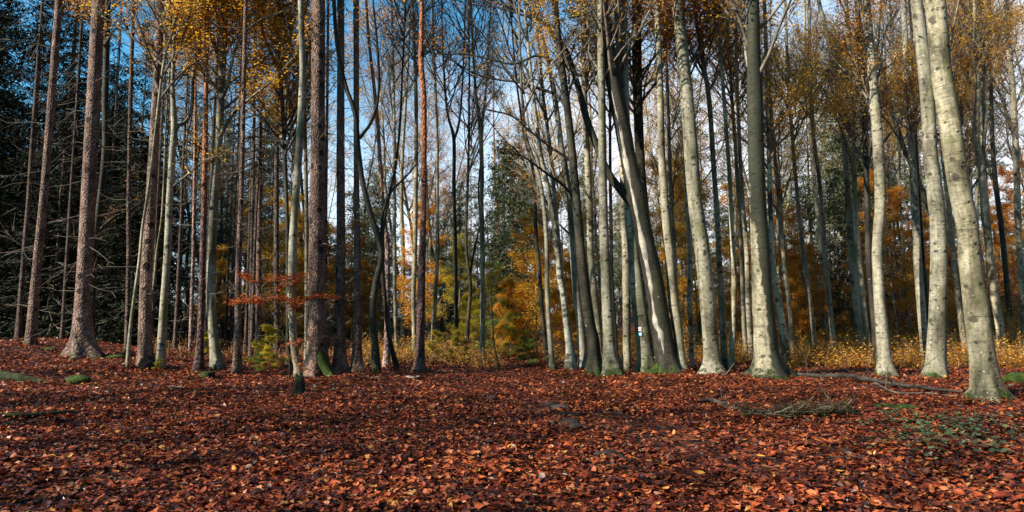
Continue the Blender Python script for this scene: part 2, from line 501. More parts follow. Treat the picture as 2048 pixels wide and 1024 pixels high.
M = {}
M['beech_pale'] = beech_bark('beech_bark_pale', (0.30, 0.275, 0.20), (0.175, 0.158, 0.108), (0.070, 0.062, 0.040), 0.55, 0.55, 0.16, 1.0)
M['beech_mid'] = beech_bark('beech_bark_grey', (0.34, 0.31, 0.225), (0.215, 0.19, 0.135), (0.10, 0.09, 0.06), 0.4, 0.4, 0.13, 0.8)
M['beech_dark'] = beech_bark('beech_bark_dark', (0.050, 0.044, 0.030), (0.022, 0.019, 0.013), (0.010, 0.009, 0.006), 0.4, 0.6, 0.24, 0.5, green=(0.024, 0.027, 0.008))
M['beech_spotted'] = beech_bark('beech_bark_spotted', (0.42, 0.40, 0.30), (0.30, 0.28, 0.2), (0.05, 0.046, 0.03), 1.3, 0.1, 0.1, 0.8)
M['beech_dark_side'] = beech_bark('beech_bark_dark_side', (0.30, 0.275, 0.195), (0.175, 0.16, 0.11), (0.075, 0.068, 0.045), 0.45, 0.4, 0.25, 1.2, dark_side=(0.30, 0.10, 0.07))
M['spruce'] = scaly_bark('spruce_bark', (0.10, 0.062, 0.045), (0.19, 0.115, 0.085), (0.29, 0.19, 0.145), 34)
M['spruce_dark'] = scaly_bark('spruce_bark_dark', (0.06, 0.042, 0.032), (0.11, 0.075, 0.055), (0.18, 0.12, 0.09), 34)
M['pine'] = scaly_bark('pine_bark', (0.055, 0.030, 0.028), (0.11, 0.055, 0.048), (0.17, 0.09, 0.075), 22, 0.05, top=((0.40, 0.15, 0.065), 3.6))
M['pink_pine'] = scaly_bark('pale_pine_bark', (0.13, 0.085, 0.075), (0.24, 0.15, 0.13), (0.36, 0.23, 0.19), 22, 0.05, top=((0.42, 0.20, 0.11), 4.0))

def plain_bark(name, a, c2):
    m, nt, b, out = new_mat(name)
    c = coords(nt)
    oi = nt.nodes.new("ShaderNodeObjectInfo")
    col = ramp(nt, noise(nt, c, 6, 4), [(0.3, a), (0.7, c2)])
    nt.links.new(col, b.inputs['Base Color']); b.inputs['Roughness'].default_value = 0.85
    return m
M['twig'] = plain_bark('twig_bark', (0.06, 0.048, 0.036), (0.21, 0.17, 0.125))
M['twig_red'] = plain_bark('reddish_twig_bark', (0.10, 0.055, 0.04), (0.28, 0.16, 0.115))
M['deadtwig'] = plain_bark('dead_spruce_twig', (0.05, 0.038, 0.028), (0.19, 0.145, 0.10))
M['deadwood'] = plain_bark('bare_dead_wood', (0.13, 0.11, 0.085), (0.42, 0.38, 0.31))
M['darkbark'] = plain_bark('dark_branch_bark', (0.018, 0.014, 0.011), (0.075, 0.058, 0.045))
M['twig_shaded'] = plain_bark('shaded_spruce_twig', (0.014, 0.011, 0.009), (0.06, 0.046, 0.035))  # twig copy darkened in colour to stand for shade in the left wood
M['soil'] = plain_bark('dark_soil', (0.012, 0.009, 0.008), (0.05, 0.035, 0.028))

G = lambda *s: [(p, c) for p, c in s]
M['gold'] = leaf_mat('golden_leaves', G((0, (0.55, 0.22, 0.02)), (0.4, (0.75, 0.38, 0.03)), (0.8, (0.85, 0.55, 0.06)), (1, (0.70, 0.58, 0.10))), 0.5, objvar=0.3)
M['orange'] = leaf_mat('orange_leaves', G((0, (0.40, 0.12, 0.015)), (0.4, (0.64, 0.25, 0.028)), (0.8, (0.82, 0.42, 0.045)), (1, (0.85, 0.55, 0.07))), 0.5, objvar=0.4)
M['rust'] = leaf_mat('rusty_leaves', G((0, (0.20, 0.065, 0.02)), (0.5, (0.42, 0.14, 0.035)), (1, (0.60, 0.26, 0.06))), 0.45, objvar=0.4)
M['red'] = leaf_mat('copper_red_leaves', G((0, (0.20, 0.035, 0.012)), (0.5, (0.42, 0.09, 0.02)), (1, (0.58, 0.17, 0.04))), 0.4)
M['lime'] = leaf_mat('yellow_green_leaves', G((0, (0.26, 0.22, 0.025)), (0.5, (0.50, 0.42, 0.04)), (1, (0.72, 0.56, 0.06))), 0.45, objvar=0.3)
M['green'] = leaf_mat('green_leaves', G((0, (0.07, 0.12, 0.02)), (0.5, (0.15, 0.22, 0.035)), (1, (0.30, 0.33, 0.06))), 0.4, objvar=0.3)
M['needle'] = leaf_mat('spruce_needles', G((0, (0.018, 0.03, 0.014)), (0.5, (0.045, 0.065, 0.028)), (1, (0.095, 0.115, 0.05))), 0.12, 0.7, 0.2, objvar=0.3)
M['needle_shaded'] = leaf_mat('shaded_spruce_needles', G((0, (0.006, 0.009, 0.005)), (0.6, (0.018, 0.023, 0.011)), (1, (0.04, 0.045, 0.022))), 0.05, 0.8, 0.1)  # shade of the left wood put into the needle colour
M['needle_sunlit'] = leaf_mat('sunlit_spruce_needles', G((0, (0.06, 0.075, 0.035)), (0.5, (0.15, 0.17, 0.075)), (1, (0.30, 0.31, 0.15))), 0.15, 0.7, 0.2, objvar=0.3)  # paler copy: sunlight on the far spruces put into the needle colour
M['litter'] = leaf_mat('fallen_beech_leaves', G((0, (0.018, 0.005, 0.004)), (0.22, (0.06, 0.012, 0.007)), (0.47, (0.16, 0.028, 0.011)), (0.70, (0.28, 0.058, 0.017)),
                      (0.88, (0.42, 0.11, 0.028)), (0.955, (0.38, 0.15, 0.07)), (0.985, (0.58, 0.28, 0.045)), (1, (0.24, 0.21, 0.21))), 0.15, 0.5, 0.3, wet=True)
M['ivy'] = leaf_mat('ground_ivy_leaves', G((0, (0.025, 0.04, 0.014)), (0.6, (0.06, 0.085, 0.034)), (1, (0.13, 0.16, 0.075))), 0.15, 0.5, 0.4)
M['drygrass'] = leaf_mat('dry_stalks', G((0, (0.16, 0.075, 0.03)), (0.6, (0.33, 0.19, 0.08)), (1, (0.50, 0.36, 0.18))), 0.2)

def moss_mat():
    m, nt, b, out = new_mat('moss'); c = coords(nt)
    col = ramp(nt, noise(nt, c, 14, 6, 0.7), [(0.30, (0.012, 0.014, 0.005)), (0.5, (0.03, 0.05, 0.007)), (0.7, (0.09, 0.13, 0.018))])
    nt.links.new(col, b.inputs['Base Color']); b.inputs['Roughness'].default_value = 0.95
    bump(nt, b, noise(nt, c, 60, 4, 0.7), 1.0, 0.02); return m
M['moss'] = moss_mat()
def moss_bark():
    m, nt, b, out = new_mat('mossy_log_bark'); c = coords(nt)
    col = ramp(nt, noise(nt, c, 9, 6, 0.7), [(0.42, (0.016, 0.012, 0.008)), (0.55, (0.028, 0.036, 0.008)), (0.72, (0.075, 0.10, 0.014))])
    nt.links.new(col, b.inputs['Base Color']); b.inputs['Roughness'].default_value = 0.95
    bump(nt, b, noise(nt, c, 50, 4, 0.7), 1.0, 0.02); return m
M['mossbark'] = moss_bark()

def ground_mat():
    m, nt, b, out = new_mat('leaf_covered_soil')
    tc = nt.nodes.new("ShaderNodeTexCoord"); c = tc.outputs['Object']
    dn = N(nt, "ShaderNodeTexNoise", Scale=9.0, Detail=3.0); nt.links.new(c, dn.inputs['Vector'])
    vm = nt.nodes.new("ShaderNodeVectorMath"); vm.operation = 'MULTIPLY_ADD'
    nt.links.new(dn.outputs['Color'], vm.inputs[0]); vm.inputs[1].default_value = (0.08, 0.08, 0.0); nt.links.new(c, vm.inputs[2])
    v = voro(nt, vm.outputs[0], 17)
    rr = nt.nodes.new("ShaderNodeSeparateColor"); nt.links.new(v.outputs['Color'], rr.inputs[0])
    col = ramp(nt, rr.outputs[0], [(0, (0.016, 0.005, 0.004)), (0.3, (0.05, 0.012, 0.007)), (0.6, (0.13, 0.026, 0.011)), (0.85, (0.24, 0.06, 0.02)), (1, (0.36, 0.12, 0.04))])
    col = mixc(nt, 0.8, col, ramp(nt, v.outputs['Distance'], [(0.2, 1.0), (0.7, 0.35)]), 'MULTIPLY')
    col = mixc(nt, 0.5, col, ramp(nt, noise(nt, c, 1.1, 6), [(0.3, 0.55), (0.7, 1.25)]), 'MULTIPLY')
    nt.links.new(col, b.inputs['Base Color']); b.inputs['Roughness'].default_value = 0.7
    bump(nt, b, math_n(nt, 'ADD', math_n(nt, 'MULTIPLY', v.outputs['Distance'], -1.0), math_n(nt, 'MULTIPLY', rr.outputs[1], 0.8)), 1.0, 0.03)
    return m
M['ground'] = ground_mat()

def paint(name, c):
    m, nt, b, out = new_mat(name); b.inputs['Base Color'].default_value = (*c, 1); b.inputs['Roughness'].default_value = 0.6; return m
M['white'] = paint('white_paint', (0.75, 0.74, 0.70)); M['redp'] = paint('red_paint', (0.5, 0.06, 0.03)); M['blue'] = paint('blue_paint', (0.02, 0.20, 0.28))
M['chip'] = plain_bark('pale_chips', (0.20, 0.15, 0.11), (0.42, 0.34, 0.26))

# ------------------------------------------------------------------ ground
def axis(lo, hi, fine_lo, fine_hi, step, grow_=1.13):
    a = list(np.arange(fine_lo, fine_hi + 1e-6, step)); s = step
    while a[-1] < hi: s *= grow_; a.append(a[-1] + s)
    s = step
    while a[0] > lo: s *= grow_; a.insert(0, a[0] - s)
    return np.array(a)
gx = axis(-500, 500, -15, 15, 0.11); gy = axis(-300, 900, 1.5, 22, 0.11)
GX, GY = np.meshgrid(gx, gy, indexing='ij')
gb = MB()
nx, ny = GX.shape
ii = np.arange(nx - 1)[:, None] * ny + np.arange(ny - 1)[None, :]
gb.add(np.stack([GX, GY, H(GX, GY)], -1).reshape(-1, 3), q=np.stack([ii, ii + ny, ii + ny + 1, ii + 1], -1).reshape(-1, 4))
tag(gb.build('ground', M['ground']), 'forest floor under fallen leaves, rising to a mound on the left', kind='structure')

rng = np.random.default_rng(11)
RUTS = ((1.35, 7.2, 0.55, 1.2), (1.75, 5.6, 0.35, 0.9), (0.3, 8.6, 0.25, 1.0))
def litter(y0, y1, dens, near):
    area = (y1 - y0) * (0.82 * (y0 + y1) + 7.0)
    n = int(area * dens)
    y = y0 + (y1 - y0) * rng.random(n) ** 0.9
    x = (rng.random(n) * 2 - 1) * (0.82 * y + 3.5)
    keep = rng.random(n) < 1.0
    for (rx, ry, sx, sy) in RUTS:
        d = ((x - rx) / sx) ** 2 + ((y - ry) / sy) ** 2
        keep &= ~((d < 1) & (rng.random(n) < 0.72))
    x = x[keep]; y = y[keep]; n = len(x)
    z = H(x, y) + rng.random(n) ** 2 * 0.035 + 0.006
    L = (0.028 + 0.058 * rng.random(n) ** 1.4) * (1 if near else 1.08)
    a = rng.uniform(0, 6.283, n)
    tl = np.abs(rng.normal(0, 0.38, n)); ta = rng.uniform(0, 6.283, n)
    nn = np.stack([np.sin(tl) * np.cos(ta), np.sin(tl) * np.sin(ta), np.cos(tl)], -1)
    d = np.stack([np.cos(a), np.sin(a), 0 * a], -1); d -= nn * (d * nn).sum(1, keepdims=True); d /= np.linalg.norm(d, axis=1, keepdims=True)
    s = np.cross(nn, d); P = np.stack([x, y, z], -1); L = L[:, None]
    w = L * rng.uniform(0.27, 0.38, (n, 1)); c = L * rng.uniform(-0.2, 0.28, (n, 1)); e = L * rng.uniform(-0.14, 0.2, (n, 1))
    if near:
        V = np.stack([P - d * L * .5 + nn * c, P - d * L * .18 - s * w * .9 + nn * e, P - d * L * .15, P - d * L * .18 + s * w * .9 + nn * e,
                      P + d * L * .18 - s * w * .8 + nn * (e + c * .2), P + d * L * .2 + nn * c * .1, P + d * L * .18 + s * w * .8 + nn * (e * .6), P + d * L * .52 + nn * c * 1.1], 1).reshape(-1, 3)
        b = np.arange(n)[:, None] * 8
        T = np.stack([b + [0, 2, 1], b + [0, 3, 2], b + [4, 5, 7], b + [5, 6, 7]], 1).reshape(-1, 3)
        Q = np.stack([b + [1, 2, 5, 4], b + [2, 3, 6, 5]], 1).reshape(-1, 4)
        return V, Q, T
    V = np.stack([P - d * L * .5 + nn * c, P - s * w * 1.05 + nn * e, P + d * L * .52 + nn * c, P + s * w * 1.05 + nn * e], 1).reshape(-1, 3)
    return V, np.arange(n * 4).reshape(n, 4), None
lb = MB()
for y0, y1, dn, near in ((2.2, 4.5, 1450, True), (4.5, 7, 1250, True), (7, 10, 900, True), (10, 14, 600, False), (14, 19, 300, False), (19, 27, 130, False)):
    V, Q, T = litter(y0, y1, dn, near); lb.add(V, q=Q, t=T)
# clumps of leaves thrown up as shallow heaps
tag(lb.build('leaf_litter', M['litter'], smooth=False), 'deep red-brown carpet of fallen beech leaves', kind='stuff')

# ------------------------------------------------------------------ shared crowns and whole background trees
def beech_crown(seed, h=11.0, n=12, spread=3.4, lsize=0.085, leader=True, thr=1.0):
    r = np.random.default_rng(seed); tw = MB(); lf = MB(); tips = []
    # leader(s)
    pts = [np.zeros(3)]; d = np.array([0.0, 0.0, 1.0])
    for i in range(12):
        d = nrm(d + r.normal(0, 0.07, 3) + np.array([0, 0, .05])); pts.append(pts[-1] + d * h / 12)
    pts = np.array(pts); rad = 0.085 * (1 - np.linspace(0, 1, 13)) ** 0.8 + 0.008
    if leader: tw.line(pts, rad, 7)
    for j in range(n):
        f = 0.97 * (j + r.random()) / n
        x = f * 12; i0 = int(x); bp = pts[i0] * (1 - x + i0) + pts[min(i0 + 1, 12)] * (x - i0)
        az = j * 2.4 + r.uniform(-.6, .6); el = r.uniform(0.6, 1.15)
        d = np.array([math.cos(az) * math.cos(el), math.sin(az) * math.cos(el), math.sin(el)])
        L = spread * (1.15 - 0.75 * f) * r.uniform(0.6, 1.25)
        grow(tw, bp, d, L, 0.035 * (1.15 - f), 0, r, BEECH, tips)
    P = np.concatenate(tips)
    P = P[(np.sin(P[:, 0] * 1.3 + seed) + np.sin(P[:, 2] * 0.9) + r.normal(0, .5, len(P))) > thr]
    P = np.repeat(P, 3, 0)
    leaves(lf, P, lsize, r, 0.35, 0.62, jitter=0.13)
    return tw, lf

def tall_beech(seed, h=18.0, r0=0.11, forks=1):
    """trunk mesh, twig mesh, leaf mesh builders"""
    r = np.random.default_rng(seed); tr = MB(); tw = MB(); lf = MB(); tips = []
    n = 26; pts = [np.array([0, 0, -0.25])]; d = nrm(np.array([r.normal(0, .05), r.normal(0, .05), 1.0]))
    for i in range(n):
        d = nrm(d + r.normal(0, 0.05, 3) + np.array([0, 0, .03])); pts.append(pts[-1] + d * h / n)
    pts = np.array(pts); f = np.linspace(0, 1, n + 1)
    rad = r0 * (1 - 0.88 * f ** 0.9)
    stem(tr, pts, rad, 10, r, 0.35, 0.04, 5)
    stems = [(pts, rad, 0.34)]
    for k in range(forks):
        i0 = int(n * r.uniform(0.38, 0.6)); az = r.uniform(0, 6.28)
        d = nrm(np.array([math.cos(az) * .5, math.sin(az) * .5, 1])); q = [pts[i0] - d * .1]
        m = n - i0
        for i in range(m):
            d = nrm(d + r.normal(0, .05, 3) + np.array([0, 0, .12])); q.append(q[-1] + d * h / n * .9)
        q = np.array(q); rd = rad[i0] * 0.72 * (1 - 0.8 * np.linspace(0, 1, m + 1))
        stem(tr, q, rd, 8, r, 0, 0.03); stems.append((q, rd, 0.1))
    for (q, rd, f0) in stems:
        m = len(q) - 1; nb = int(24 if f0 > .2 else 13)
        for j in range(nb):
            f = f0 + (0.98 - f0) * (j + r.random()) / nb
            x = f * m; i0 = min(int(x), m - 1); bp = q[i0] + (q[i0 + 1] - q[i0]) * (x - i0)
            az = j * 2.4 + r.uniform(-.7, .7); el = r.uniform(0.3, 1.0)
            dd = np.array([math.cos(az) * math.cos(el), math.sin(az) * math.cos(el), math.sin(el)])
            L = (4.0 if f0 > .2 else 2.8) * (1.2 - 0.75 * f) * r.uniform(0.55, 1.25)
            grow(tw, bp, dd, L, max(0.012, rd[i0] * .42), 0, r, BEECH, tips)
    P = np.concatenate(tips)
    z = P[:, 2]; clump = 0.5 + 0.5 * np.sin(P[:, 0] * 1.7 + seed) * np.sin(P[:, 1] * 1.9) * np.sin(z * 1.1 + seed)
    P = P[r.random(len(P)) < 0.03 + 0.5 * clump ** 2]
    leaves(lf, np.repeat(P, 3, 0), 0.09, r, 0.35, 0.65, jitter=0.14)
    return tr, tw, lf

def leafy_beech(seed, h=8.0, dens=5, lsize=0.10):
    """young understorey beech that keeps its leaves"""
    r = np.random.default_rng(seed); tr = MB(); lf = MB(); tips = []
    n = 14; pts = [np.array([0, 0, -.1])]; d = np.array([0, 0, 1.0])
    for i in range(n):
        d = nrm(d + r.normal(0, 0.06, 3) + np.array([0, 0, .05])); pts.append(pts[-1] + d * h / n)
    pts = np.array(pts); rad = 0.006 * h * (1 - .85 * np.linspace(0, 1, n + 1))
    stem(tr, pts, rad, 7, r, 0.2)
    c = dict(BEECH); c['up'] = (0.1, 0.05, 0, 0); c['kids'] = (7, 4, 0)
    tw = MB()
    nb = int(h * 3.2)
    for j in range(nb):
        f = 0.12 + 0.86 * (j + r.random()) / nb; x = f * n; i0 = min(int(x), n - 1); bp = pts[i0] + (pts[i0 + 1] - pts[i0]) * (x - i0)
        az = j * 2.4 + r.uniform(-.7, .7); el = r.uniform(0.05, 0.55)
        dd = np.array([math.cos(az) * math.cos(el), math.sin(az) * math.cos(el), math.sin(el)])
        grow(tw, bp, dd, (0.5 + h * 0.2) * (1.15 - .8 * f) * r.uniform(.6, 1.2), 0.012, 0, r, c, tips)
    P = np.concatenate(tips); leaves(lf, np.repeat(P, dens, 0), lsize, r, 0.22, 0.62, jitter=0.10)
    return tr, tw, lf

def spruce(seed, h=20.0, r0=0.15, green_from=0.4, width=2.6, dead=True, dens=1.0):
    r = np.random.default_rng(seed); tr = MB(); tw = MB(); lf = MB()
    n = 20; f = np.linspace(0, 1, n + 1)
    wob = np.cumsum(r.normal(0, 0.012, (n + 1, 2)), 0)
    pts = np.stack([wob[:, 0], wob[:, 1], -0.2 + f * h], -1); rad = r0 * (1 - .93 * f)
    stem(tr, pts, rad, 10, r, 0.35, 0.02, 5)
    if dead:
        z = 1.2
        while z < h * green_from + 1:
            for k in range(r.integers(1, 4)):
                az = r.uniform(0, 6.28); L = r.uniform(0.3, 1.9) * (0.6 + 0.5 * z / h / green_from)
                i0 = int(z / h * n); p = np.array([pts[i0][0], pts[i0][1], z]); d = np.array([math.cos(az), math.sin(az), r.uniform(-.3, .15)])
                q = [p]
                for i in range(4): d = nrm(d + r.normal(0, .12, 3) + np.array([0, 0, .06])); q.append(q[-1] + d * L / 4)
                tw.line(np.array(q), np.linspace(0.014, 0.004, 5), 3)
                if L > .8:
                    for m_ in range(5):
                        b_ = q[r.integers(1, 4)]; d2 = nrm(d + r.normal(0, .8, 3)); tw.line(np.array([b_, b_ + d2 * .2, b_ + d2 * .4 + np.array([0, 0, -.03])]), np.array([.006, .005, .003]), 3)
            z += r.uniform(0.15, 0.4)
    z = h * green_from; sp = []
    while z < h - 0.3:
        fz = (z - h * green_from) / (h * (1 - green_from))
        L0 = width * (1 - fz) ** 0.75 * (0.75 + 0.5 * min(1, fz * 4)) + .15
        for k in range(4):
            az = r.uniform(0, 6.28); L = L0 * r.uniform(.65, 1.15)
            d = np.array([math.cos(az), math.sin(az), 0.25 * fz - .12]); q = [np.array([0, 0, z])]
            m = 7
            for i in range(m):
                d = nrm(d + np.array([0, 0, -0.12 + 0.07 * i * .6]) + r.normal(0, .05, 3)); q.append(q[-1] + d * L / m)
            q = np.array(q); tw.line(q, np.linspace(.02 * (1 - fz) + .006, .003, m + 1), 3)
            # needle sprays
            ns = int((10 + L * 26) * dens)
            u = r.uniform(0.15, 1, ns) * m; i0 = np.minimum(u.astype(int), m - 1); bp = q[i0] + (q[i0 + 1] - q[i0]) * (u - i0)[:, None]
            side = np.cross(q[-1] - q[0], [0, 0, 1.0]); side = nrm(side)
            off = r.normal(0, 1, ns)[:, None] * side * 0.28 * (1 - u[:, None] / m * .5) * min(L, 1.6) / 1.6
            sp.append(bp + off + np.stack([0 * u, 0 * u, -np.abs(r.normal(0, .12, ns))], -1))
        z += r.uniform(0.22, 0.42)
    P = np.concatenate(sp)
    leaves(lf, P, 0.26, r, 0.35, 0.22, fold=0.15, jitter=0.05, droop=0.55)
    return tr, tw, lf

def protoset(name, builders, mats):
    return tuple(b.mesh(nm, mt) for b, nm, mt in zip(builders, ('trunk', 'twigs', 'foliage'), mats))
TALL = [protoset('b', tall_beech(100 + i, h=(17, 19, 16, 20, 18, 17)[i], r0=(.10, .12, .085, .13, .095, .11)[i], forks=(1, 2, 1, 2, 0, 1)[i]), (M['beech_mid'], M['twig'], M['orange'])) for i in range(6)]
YOUNG = [protoset('y', leafy_beech(200 + i, h=(7, 8.5, 6, 3.2)[i], dens=(4, 4, 5, 5)[i]), (M['beech_mid'], M['twig'], M['gold'])) for i in range(4)]
SPRUCE = [protoset('s', spruce(300 + i, h=(20, 18, 21)[i], r0=(.14, .12, .16)[i], green_from=(.35, .28, .42)[i]), (M['spruce'], M['deadtwig'], M['needle'])) for i in range(3)]
YSPRUCE = [protoset('ys', spruce(320 + i, h=(10, 8.5)[i], r0=.08, green_from=.05, width=(2.1, 1.9)[i], dead=False, dens=1.1), (M['spruce'], M['deadtwig'], M['needle'])) for i in range(2)]
CROWN = [tuple(b.mesh(nm, mt) for b, nm, mt in zip(beech_crown(400 + i), ('twigs', 'foliage'), (M['twig'], M['orange']))) for i in range(4)]
SPRAY = [tuple(b.mesh(nm, mt) for b, nm, mt in zip(beech_crown(460 + i, h=3.2, n=15, spread=2.4, leader=False, thr=0.75, lsize=.075), ('twigs', 'foliage'), (M['twig'], M['gold']))) for i in range(3)]
BRANCHES = [tuple(b.mesh(nm, mt) for b, nm, mt in zip(beech_crown(480 + i, h=4.5, n=15, spread=3.0, leader=False, thr=.75, lsize=.08), ('twigs', 'foliage'), (M['twig'], M['orange']))) for i in range(3)]
SCROWN = [protoset('sc', spruce(430 + i, h=13, r0=.10, green_from=.02, width=2.4, dead=False, dens=.9), (M['spruce'], M['deadtwig'], M['needle'])) for i in range(2)]

def whole(name, protos, k, loc, rz, sc, label, cat, group, mats=(None, None, None), tilt=(0, 0), use=(1, 1, 1)):
    t = root_empty(name, loc, label, cat, group)
    t.rotation_euler = (tilt[0], tilt[1], rz); t.scale = (sc, sc, sc) if not hasattr(sc, '__len__') else sc
    for me, nm, mt, u in zip(protos[k], ('trunk', 'twigs', 'foliage'), mats, use):
        if not u: continue
        o = link(nm, me, t)
        if mt is not None:
            o.material_slots[0].link = 'OBJECT'; o.material_slots[0].material = mt
    return t

# ------------------------------------------------------------------ trees measured one by one
# kind, base pixel y (or None) , distance or None, [(px, py, width px)...] bottom to top, label, options
TREES = []
def T(kind, pts, label, D=None, **kw): TREES.append((kind, pts, label, D, kw))
# --- left side
T('spruce', [(61,692,26),(68,600,22),(77,500,20),(88,380,18),(100,220,17),(116,0,16)], 'leftmost straight spruce on the mound, its left edge sunlit and right half black', mat='spruce', stubs=26, crown='s')
T('spruce', [(166,713,62),(165,670,46),(165,600,37),(169,500,33),(174,380,31),(179,256,30),(189,0,27)], 'thick warm brown spruce on the mound with dark knots and a black ragged scar', mat='spruce', stubs=34, crown='s', flare=.55)
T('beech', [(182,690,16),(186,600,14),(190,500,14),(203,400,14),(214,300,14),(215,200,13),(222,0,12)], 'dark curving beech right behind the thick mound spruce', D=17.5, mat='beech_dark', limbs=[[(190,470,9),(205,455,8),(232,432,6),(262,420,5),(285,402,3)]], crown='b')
T('spruce', [(253,730,11),(256,600,10),(258,500,10),(258,400,9),(262,200,9),(268,0,8)], 'thin straight dark spruce pole with short side twigs right of the mound', mat='spruce_dark', stubs=22, crown='s', D=15.2)
T('beech', [(255,726,8),(261,650,7),(270,580,7),(278,520,7),(283,460,6),(292,400,6),(301,330,6),(310,250,6),(325,125,6),(345,50,5),(352,0,5)], 'slim grey-green beech slanting to the right beside the thin spruce pole', mat='beech_mid', D=13.6, flare=.2, crown='b')
T('spruce', [(293,735,36),(290,700,30),(291,560,26),(297,450,24),(306,250,20),(312,100,17),(315,0,16)], 'sunlit brown spruce with bleached dead twigs, left of the forked greenish beech', mat='spruce', stubs=34, crown='s', flare=.4)
T('beech', [(303,700,5),(301,616,5),(308,560,5),(313,500,5),(322,440,4.5),(327,350,4),(330,250,4),(338,120,4),(345,0,3)], 'thin bleached crooked sapling stem glowing behind the sunlit spruce', D=19, mat='beech_pale', flare=.1, crown='b')
T('beech', [(319,738,22),(323,690,19),(329,600,16),(336,500,15),(340,400,14),(347,300,14),(350,255,14),(347,175,9),(350,100,8),(352,0,7)], 'greenish beech forking halfway up, sunlit down its left edge', sprays=[60, -40, 150], mat='beech_mid', flare=.25,
  limbs=[[(350,262,10),(358,250,9),(372,243,9),(384,212,8),(387,150,7),(400,90,6),(405,0,5)], [(346,378,5),(360,362,5),(380,345,4),(410,320,3),(440,312,2)]], crown='b')
T('pine', [(397,745,24),(400,690,16),(403,600,14),(405,500,13),(408,380,12),(410,250,11),(411,100,9),(412,0,8)], 'dark red-brown pine left of the big mossy beech, nearly black at its foot', mat='pine', stubs=8, crown='s')
T('beech', [(436,741,30),(429,690,21),(422,620,19),(421,540,19),(423,450,19),(428,350,18),(435,260,17),(438,180,16),(442,60,18),(443,0,20)], 'big olive beech with a gentle bend and two upswept right limbs', sprays=[230, 120, 20], mat='beech_mid', flare=.3,
  limbs=[[(441,272,8),(458,240,8),(474,218,7),(490,205,6),(512,187,5),(545,160,3)], [(444,200,8),(455,170,8),(461,135,7),(472,95,6),(482,72,5),(520,40,4),(560,25,3)], [(446,60,9),(460,35,8),(470,0,7)], [(430,330,4),(405,300,3.5),(385,285,3)]], crown='b')
T('spruce', [(474,752,24),(475,700,16),(476,600,13),(478,500,12),(481,430,11),(485,300,10),(488,150,9),(492,0,8)], 'pale brown spruce standing against the copper-red leaves at left', mat='spruce', stubs=22, crown='s', D=13.4)
T('beech', [(597,757,20),(596,735,17),(589,700,16),(585,650,16),(583,600,17),(585,500,17),(587,450,15),(594,350,15),(600,250,14),(604,150,13),(602,60,12),(600,0,11)], 'slender smooth beech rising behind the small mossy stump, left of the broad reddish spruce', mat='beech_mid', flare=.15, crown='b', D=12.6)
T('spruce', [(634,752,66),(634,735,52),(635,700,41),(633,600,35),(635,500,32),(636,450,31),(639,256,29),(642,0,26)], 'broad reddish spruce, thickest on the left, with a mossy root reaching right', mat='spruce', stubs=20, crown='s', flare=.5,
  roots=[[(646,698,24),(662,742,14),(674,757,10),(687,767,5)], [(615,742,14),(607,752,10),(598,760,6)]])
T('spruce', [(681,750,36),(680,700,24),(679,650,22),(682,500,18),(682,256,16),(682,0,15)], 'scaly knotted spruce immediately right of the broad reddish one', mat='spruce', stubs=26, crown='s', flare=.4, D=14.0)
T('spruce', [(714,746,27),(714,700,20),(715,600,17),(714,500,15),(712,400,12),(711,200,12),(710,0,12)], 'smooth slim brown spruce left of the crooked dark beech', mat='spruce', stubs=10, crown='s', flare=.4)
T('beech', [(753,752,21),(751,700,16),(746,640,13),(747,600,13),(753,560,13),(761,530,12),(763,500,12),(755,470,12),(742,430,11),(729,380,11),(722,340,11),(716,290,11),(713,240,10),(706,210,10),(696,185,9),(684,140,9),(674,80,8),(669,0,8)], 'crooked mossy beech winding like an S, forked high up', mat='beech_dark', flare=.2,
  limbs=[[(723,278,8),(732,260,7),(742,245,7),(755,205,6),(758,150,6),(752,60,5),(746,0,4)], [(762,490,7),(764,455,7),(766,425,6),(775,400,6),(785,380,5),(815,350,4),(835,325,3)]], crown='b')
T('pine', [(773,735,15),(774,690,12),(775,600,11),(775,500,10),(769,440,9),(762,350,8),(756,250,8),(747,160,7),(738,80,6),(733,0,5)], 'slim pinkish pine with an orange upper stem behind the crooked beech', D=15.6, mat='pink_pine', stubs=4, crown='s')
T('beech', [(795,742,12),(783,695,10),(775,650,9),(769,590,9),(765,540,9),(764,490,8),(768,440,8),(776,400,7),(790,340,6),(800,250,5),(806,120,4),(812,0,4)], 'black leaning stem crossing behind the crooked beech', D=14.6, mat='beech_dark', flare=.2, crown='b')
T('beech', [(793,692,8),(790,600,8),(789,500,7),(789,400,7),(789,250,6),(786,100,5),(784,0,5)], 'straight greenish pole just right of the black leaning stem', D=22, mat='beech_mid', crown='b')
T('beech', [(805,682,10),(806,600,9),(806,500,9),(803,400,8),(806,300,7),(815,150,6),(822,0,5)], 'dim distant trunk between the greenish pole and the two-tone beech', D=26, mat='beech_mid', crown='b')
T('beech', [(829,714,11),(828,650,9),(827,600,9),(830,500,9),(832,375,9),(833,250,8),(832,175,8),(828,60,6),(826,0,5)], 'two-tone beech, pale at left, close against the dark red pine', D=19, mat='beech_pale', crown='b')
T('pine', [(838,746,30),(839,730,22),(840,700,18),(842,600,16),(844,500,14),(846,400,12),(846,250,12),(845,180,12),(840,120,11),(840,60,9),(841,0,8)], 'tall dark red pine at the clearing edge whose top turns orange', mat='pine', stubs=3, crown='s', flare=.35)
T('beech', [(866,706,11),(868,640,9),(873,560,8),(875,500,8),(875,375,7),(874,250,6),(868,100,5),(866,0,4)], 'grey beech rising behind the lime-yellow bush', D=22.5, mat='beech_mid', crown='b')
